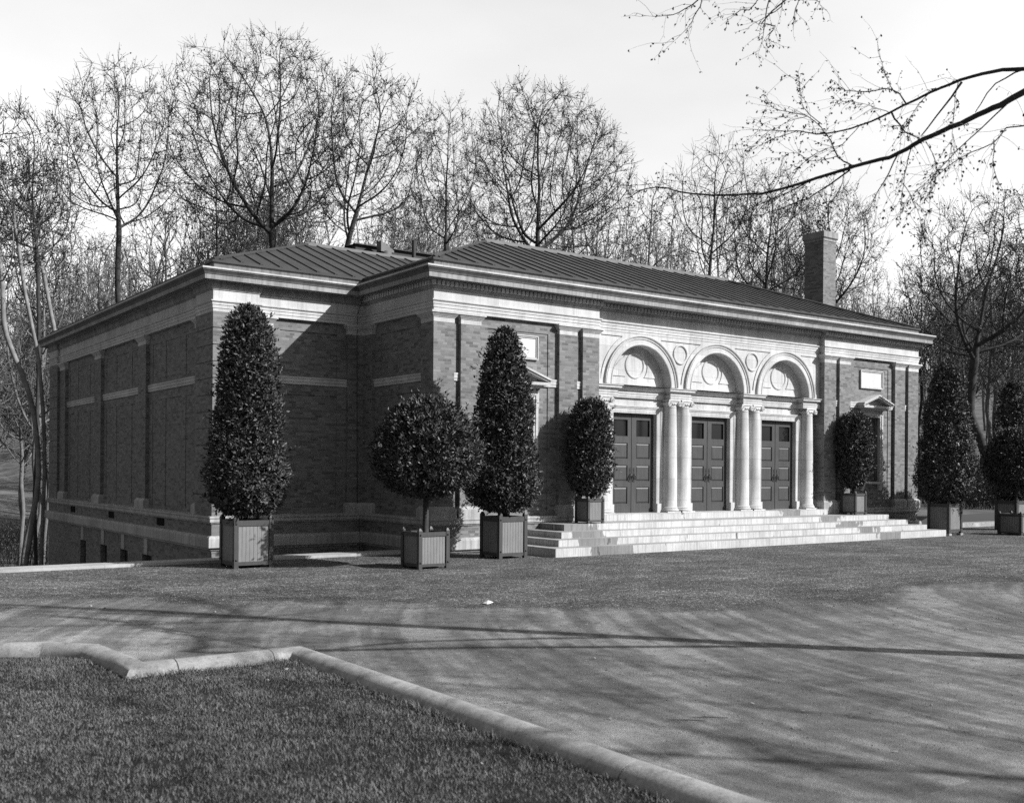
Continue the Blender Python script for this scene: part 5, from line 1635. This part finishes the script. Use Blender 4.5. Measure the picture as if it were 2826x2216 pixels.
# ------------------------------------------------------------------ tree beside the camera: its boughs hang into the view
LIMBS = [
 (0.075, 0.012, [(-3.33, -15.95, 5.58),(-3.38, -15.74, 5.5),(-3.43, -15.56, 5.45),(-3.49, -15.31, 5.38),(-3.57, -15.05, 5.31),(-3.64, -14.83, 5.21),(-3.72, -14.58, 5.18),(-3.81, -14.33, 5.14),(-3.91, -14.05, 5.1),(-4.02, -13.76, 5.04),(-4.13, -13.49, 5.02),(-4.25, -13.21, 5.04),(-4.4, -12.87, 5.09),(-4.51, -12.63, 5.16),(-4.59, -12.46, 5.23),(-4.69, -12.25, 5.24),(-4.78, -12.06, 5.16)]),
 (0.055, 0.01, [(-3.04, -15.79, 5.91),(-3.11, -15.53, 5.95),(-3.19, -15.22, 5.93),(-3.28, -14.94, 5.87),(-3.4, -14.58, 5.75),(-3.5, -14.29, 5.67),(-3.63, -13.95, 5.64),(-3.75, -13.66, 5.72),(-3.89, -13.33, 5.79)]),
 (0.03, 0.018, [(-3.28, -15.29, 5.88),(-3.33, -15.14, 5.67),(-3.39, -14.93, 5.42)]),
 (0.022, 0.014, [(-3.19, -15.86, 5.84),(-3.25, -15.63, 5.77),(-3.29, -15.44, 5.53)]),
 (0.024, 0.012, [(-3.53, -14.67, 5.69),(-3.48, -14.81, 5.47),(-3.44, -14.94, 5.38)]),
 (0.02, 0.007, [(-3.17, -14.61, 5.88),(-3.22, -14.48, 6.05),(-3.32, -14.2, 6.09),(-3.39, -14.01, 6.15),(-3.42, -13.93, 6.23)]),
 (0.012, 0.006, [(-3.13, -14.42, 6.09),(-3.15, -14.35, 6.25),(-3.18, -14.29, 6.47)]),
 (0.02, 0.007, [(-3.53, -14.21, 5.26),(-3.58, -14.07, 5.38),(-3.63, -13.95, 5.65),(-3.71, -13.76, 5.87),(-3.83, -13.46, 5.99),(-3.88, -13.34, 6.11)]),
 (0.012, 0.006, [(-3.65, -13.91, 5.75),(-3.72, -13.72, 5.96),(-3.74, -13.69, 6.15),(-3.75, -13.67, 6.29)]),
 (0.018, 0.006, [(-3.47, -15.85, 5.45),(-3.55, -15.51, 5.18),(-3.61, -15.28, 4.97),(-3.65, -15.14, 4.85)]),
 (0.02, 0.006, [(-3.53, -16.06, 5.19),(-3.58, -15.8, 5.09),(-3.66, -15.5, 5.0),(-3.72, -15.25, 4.83),(-3.77, -15.09, 4.76)]),
 (0.012, 0.005, [(-3.58, -15.8, 5.09),(-3.58, -15.81, 4.82),(-3.56, -15.9, 4.57)]),
 (0.018, 0.005, [(-3.81, -14.95, 5.15),(-3.86, -14.81, 4.88),(-3.89, -14.71, 4.71),(-3.92, -14.62, 4.59)]),
 (0.014, 0.005, [(-3.69, -15.02, 5.25),(-3.7, -14.96, 5.03),(-3.71, -14.93, 4.79),(-3.72, -14.91, 4.58)]),
 (0.022, 0.006, [(-3.96, -14.49, 5.07),(-4.07, -14.19, 4.89),(-4.18, -13.89, 4.79),(-4.29, -13.63, 4.73),(-4.37, -13.41, 4.69)]),
 (0.02, 0.006, [(-4.16, -14.24, 5.02),(-4.26, -13.96, 4.9),(-4.35, -13.73, 4.84),(-4.42, -13.56, 4.78)]),
 (0.012, 0.004, [(-3.72, -14.26, 5.17),(-3.74, -14.21, 4.96),(-3.79, -14.08, 4.81),(-3.82, -14.0, 4.68)]),
 (0.012, 0.004, [(-3.94, -13.7, 5.06),(-4.05, -13.42, 4.89),(-4.1, -13.31, 4.71),(-4.15, -13.19, 4.52)]),
 (0.01, 0.004, [(-4.51, -12.63, 5.16),(-4.59, -12.46, 5.06),(-4.62, -12.4, 4.92),(-4.72, -12.19, 4.81)]),
 (0.01, 0.004, [(-3.42, -14.23, 5.71),(-3.49, -14.04, 5.53),(-3.58, -13.81, 5.49),(-3.66, -13.6, 5.35)]),
 (0.009, 0.004, [(-3.37, -15.0, 5.83),(-3.41, -14.86, 5.69),(-3.43, -14.8, 5.58),(-3.46, -14.71, 5.56)]),
 (0.009, 0.004, [(-3.49, -14.64, 5.71),(-3.54, -14.48, 5.8),(-3.6, -14.31, 5.88),(-3.67, -14.14, 5.93)]),
 (0.01, 0.004, [(-3.65, -15.14, 5.26),(-3.62, -15.23, 5.04),(-3.62, -15.23, 4.83),(-3.64, -15.17, 4.75)]),
 (0.01, 0.004, [(-3.71, -14.93, 4.88),(-3.68, -15.04, 4.68),(-3.66, -15.11, 4.44),(-3.66, -15.09, 4.29)]),
 (0.01, 0.004, [(-3.66, -15.48, 5.73),(-3.67, -15.46, 5.5),(-3.67, -15.44, 5.25),(-3.68, -15.43, 5.13)]),
 (0.01, 0.004, [(-3.58, -13.53, 5.79),(-3.67, -13.33, 5.76),(-3.75, -13.15, 5.7),(-3.81, -13.01, 5.7)]),
 (0.01, 0.004, [(-3.54, -13.63, 5.94),(-3.63, -13.43, 5.91),(-3.71, -13.23, 5.84),(-3.77, -13.09, 5.93)]),
 (0.01, 0.004, [(-3.67, -14.14, 5.35),(-3.77, -13.86, 5.35),(-3.84, -13.69, 5.47),(-3.9, -13.55, 5.43)]),
 (0.01, 0.003, [(-4.44, -12.8, 7.45),(-4.41, -12.86, 7.26),(-4.45, -12.77, 7.09),(-4.48, -12.71, 6.98),(-4.58, -12.51, 6.82)]),
 (0.01, 0.003, [(-4.35, -13.0, 7.42),(-4.43, -12.82, 7.27),(-4.52, -12.62, 7.18),(-4.62, -12.41, 7.18),(-4.71, -12.22, 7.24)]),
 (0.01, 0.003, [(-4.09, -13.62, 7.33),(-4.11, -13.56, 7.09),(-4.13, -13.52, 6.84),(-4.13, -13.5, 6.72),(-4.15, -13.45, 6.52)]),
 (0.008, 0.003, [(-3.83, -13.74, 7.27),(-3.9, -13.56, 7.07),(-3.98, -13.37, 7.0),(-4.05, -13.21, 6.92)]),
 (0.008, 0.003, [(-3.72, -13.73, 7.26),(-3.75, -13.67, 7.15),(-3.76, -13.63, 7.04),(-3.77, -13.62, 6.95)]),
 (0.008, 0.003, [(-3.95, -13.2, 7.4),(-3.93, -13.24, 7.26),(-3.96, -13.16, 7.17),(-4.01, -13.06, 7.18),(-4.09, -12.88, 7.11)]),
 (0.008, 0.003, [(-3.63, -13.68, 7.32),(-3.59, -13.78, 7.15),(-3.57, -13.84, 7.06)]),
 (0.008, 0.003, [(-3.78, -13.33, 7.14),(-3.77, -13.36, 6.98),(-3.8, -13.29, 6.85),(-3.78, -13.33, 6.8)]),
]

bt = empty("overhanging_tree", (1.2, -18.61, 0), "tree at the right whose bare leafing boughs reach into the upper right of the view", "tree")
tr = MB(); cr = MB()
TB = Vector((1.2, -18.61, 0))
tpts = [TB + Vector(q) for q in ((0, 0, -0.2), (0.02, 0.02, 1.2), (-0.05, 0.05, 2.8), (-0.12, 0.0, 4.4), (-0.1, 0.1, 6.2), (-0.25, 0.25, 8.0), (-0.2, 0.5, 9.8), (-0.45, 0.6, 11.6), (-0.4, 0.8, 13.2))]
tr.tube(tpts, [0.25, 0.19, 0.17, 0.155, 0.14, 0.12, 0.09, 0.06, 0.025], 12)
rl = random.Random(9)
def jit(s): return Vector((rl.gauss(0, s), rl.gauss(0, s), rl.gauss(0, s)))
def leaf_at(q, size):
    cr.cur = 1
    a = (Vector((0, 0, -0.6)) + jit(0.6)).normalized() * size * rl.uniform(0.7, 1.25)
    b_ = Matrix.Rotation(rl.uniform(0, 6.28), 3, a.normalized()) @ (a.orthogonal().normalized() * a.length * 0.3)
    n_ = a.cross(b_).normalized() * a.length * 0.1
    cr.add([q, q + a * 0.3 + b_ * 0.8 + n_, q + a * 0.65 + b_ + n_, q + a, q + a * 0.65 - b_ + n_, q + a * 0.3 - b_ * 0.8 + n_], [(0, 1, 2, 3), (0, 3, 4, 5)])
    cr.cur = 0
def twig(q, d, L, r_):
    pts = [q]
    d = d.normalized()
    for i in range(4):
        d = (d + jit(0.22) + Vector((0, 0, -0.07))).normalized()
        pts.append(pts[-1] + d * L / 4)
    cr.tube(pts, [r_, r_ * 0.8, r_ * 0.65, r_ * 0.5, r_ * 0.35], 4, cap=False)
    for i in range(1, 5):
        for _ in range(rl.choice((0, 1, 1, 2))):
            leaf_at(pts[i] + jit(0.008), 0.031)
for idx, (r0, r1, pts) in enumerate(LIMBS):
    P = [Vector(p) for p in pts]
    if idx == 0:
        B_ = P[0] - (P[1] - P[0]).normalized() * 1.6
        P = [tpts[3], tpts[3].lerp(B_, 0.5) + Vector((0, 0, 0.25)), B_, B_.lerp(P[0], 0.5)] + P
    if idx == 1:
        B_ = P[0] - (P[1] - P[0]).normalized() * 1.6
        P = [tpts[4] - Vector((0, 0, 0.6)), tpts[4].lerp(B_, 0.5) + Vector((0, 0, 0.1)), B_, B_.lerp(P[0], 0.5)] + P
    if 28 <= idx:
        A = tpts[5].lerp(tpts[6], (idx - 28) / 8)
        far = P[0]
        P = [A, A.lerp(far, 0.4) + Vector((0, 0, 0.9)), A.lerp(far, 0.75) + Vector((0, 0, 0.6))] + P
    if idx in (10,):
        P = [tpts[3].lerp(P[0], 0.75)] + P
    # smooth the bough with a Catmull-Rom pass
    Q = []
    for i in range(len(P) - 1):
        a, b_, c_, d_ = P[max(i - 1, 0)], P[i], P[i + 1], P[min(i + 2, len(P) - 1)]
        for t_ in (0, 0.33, 0.66):
            Q.append(0.5 * ((2 * b_) + (c_ - a) * t_ + (2 * a - 5 * b_ + 4 * c_ - d_) * t_ * t_ + (3 * b_ - a - 3 * c_ + d_) * t_ ** 3))
    Q.append(P[-1])
    n_ = len(Q)
    r0, r1 = r0 * (0.42 if idx == 0 else 0.46), r1 * 0.35
    base_r = 0.075 if idx == 0 else (0.055 if idx == 1 else (0.02 if idx >= 28 else r0))
    rad = []
    for i in range(n_):
        f = i / (n_ - 1)
        rad.append(base_r + (r1 - base_r) * f ** 0.75 if (idx > 1) else base_r + (r0 - base_r) * min(1, f / 0.2) + (r1 - r0) * max(0, (f - 0.2) / 0.8) ** 0.8)
    (tr if idx < 8 else cr).tube([q + jit(0.004) for q in Q], rad, 8 if idx < 2 else 5, cap=False)
    if idx in (2, 3): continue
    start = n_ // 2 if idx < 2 else (int(n_ * 0.55) if idx >= 28 else 2)
    dens = 1.6 if idx < 2 else (1.0 if idx >= 28 else 2.0)
    for i in range(start, n_):
        seg = (Q[i] - Q[i - 1])
        for _ in range(int(dens + rl.random())):
            d = seg.normalized() + jit(0.55)
            twig(Q[i], d, rl.uniform(0.10, 0.34) if rl.random() < 0.75 else rl.uniform(0.4, 0.7), 0.0022)
        for _ in range(rl.choice((0, 0, 1, 1))):
            leaf_at(Q[i] + jit(0.01), 0.031)
# upper crown, out of the picture but throwing its shade on the drive
T = Tree(401)
c_ = TB + Vector((0.2, 0.3, 10.5))
T.grow(tpts[3], tpts[5], c_, 4.6, 4.2, 260, kill=0.6, step=0.42, tip=0.008, leaf=2, leafp=0.6, low=-0.45, tlen=(0.3, 0.6))
tr.add(T.tr.v, T.tr.f)
tr.build("trunk", BARK, bt, 70)
V0, F0, M0 = T.arrays(0.06)
k0 = len(V0)
q = [f for f in cr.f]; 
V0 = np.concatenate([V0, np.array(cr.v, dtype=np.float32)]); F0 = np.concatenate([F0, np.array(cr.f, dtype=np.int32) + k0]); M0 = np.concatenate([M0, np.array(cr.m)])
np_obj("crown", V0, F0, [TWIG, BUD], bt, M0)
place(13.5, 4.2, (13.5, 9.0), (4.2, 3.6), (13.4, 4.0), 300, 411, "bare roadside tree standing right of the view, its branches shading the drive", leaf=0.05, leafp=0.3, group=None, name="roadside_tree", tip=0.008, kill=0.6, step=0.42)

# ------------------------------------------------------------------ odds and ends lying about
def ground_px(*q): return q
PAPER = m_plain("paper", 0.6, 0.7, 5, 0.8)
mb = MB()
p = spot(-0.35, 15.4)
mb.add([(p.x, p.y, 0.012), (p.x + 0.13, p.y + 0.03, 0.03), (p.x + 0.12, p.y + 0.13, 0.045), (p.x - 0.02, p.y + 0.1, 0.02), (p.x + 0.05, p.y + 0.06, 0.06)], [(0, 1, 4), (1, 2, 4), (2, 3, 4), (3, 0, 4)])
tag(mb.build("paper_scrap", PAPER), "crumpled white paper scrap on the gravel edge in mid foreground", "litter")
for (r_, f_, a, L, lab) in ((1.42, 8.3, 0.15, 0.30, "straight dark twig lying nearer the lawn kerb of a pair on the drive"), (1.62, 8.4, 0.05, 0.28, "straight dark twig lying farther from the lawn kerb of a pair on the drive")):
    p = spot(r_, f_); d = (rt0 * math.cos(a) - fw * math.sin(a) * 0.8)
    mb = MB(); mb.tube([p + Vector((0, 0, 0.012)) - d * L / 2, p + Vector((0, 0, 0.014)) + fw * 0.006, p + Vector((0, 0, 0.012)) + d * L / 2], [0.003, 0.0045, 0.003], 6)
    tag(mb.build("twig", BARK), lab, "twig", "twigs lying on the drive")
# fallen leaves and light chips over the drive and lawn
rg = np.random.default_rng(61)
n = 240
fz = rg.uniform(5.6, 22, n); rr = (rg.random(n) * 2 - 1) * fz * 0.5
px = CAM.x + fw.x * fz + rt0.x * rr; py = CAM.y + fw.y * fz + rt0.y * rr
ok = (py < 0.2) & ~((px > 1.9) & (py > -2.3))
px, py = px[ok], py[ok]; n = len(px)
zz = np.where(inside_poly(px, py, LAWN), 0.06, 0.012)
a = rg.uniform(0, 6.28, n); s_ = rg.uniform(0.008, 0.022, n)
c_ = np.stack([px, py, zz], 1); u = np.stack([np.cos(a), np.sin(a), rg.normal(0, 0.25, n)], 1) * s_[:, None]; v = np.stack([-np.sin(a), np.cos(a), rg.normal(0, 0.25, n)], 1) * (s_ * 0.6)[:, None]
vs = np.stack([c_ - u, c_ + v, c_ + u, c_ - v], 1).reshape(-1, 3)
LIT = m_leaf("fallen_leaves", 0.03, 0.4, 0.8, 0.2, 30)
tag(np_obj("leaf_litter", vs, np.arange(n * 4).reshape(-1, 4), LIT), kind="stuff")
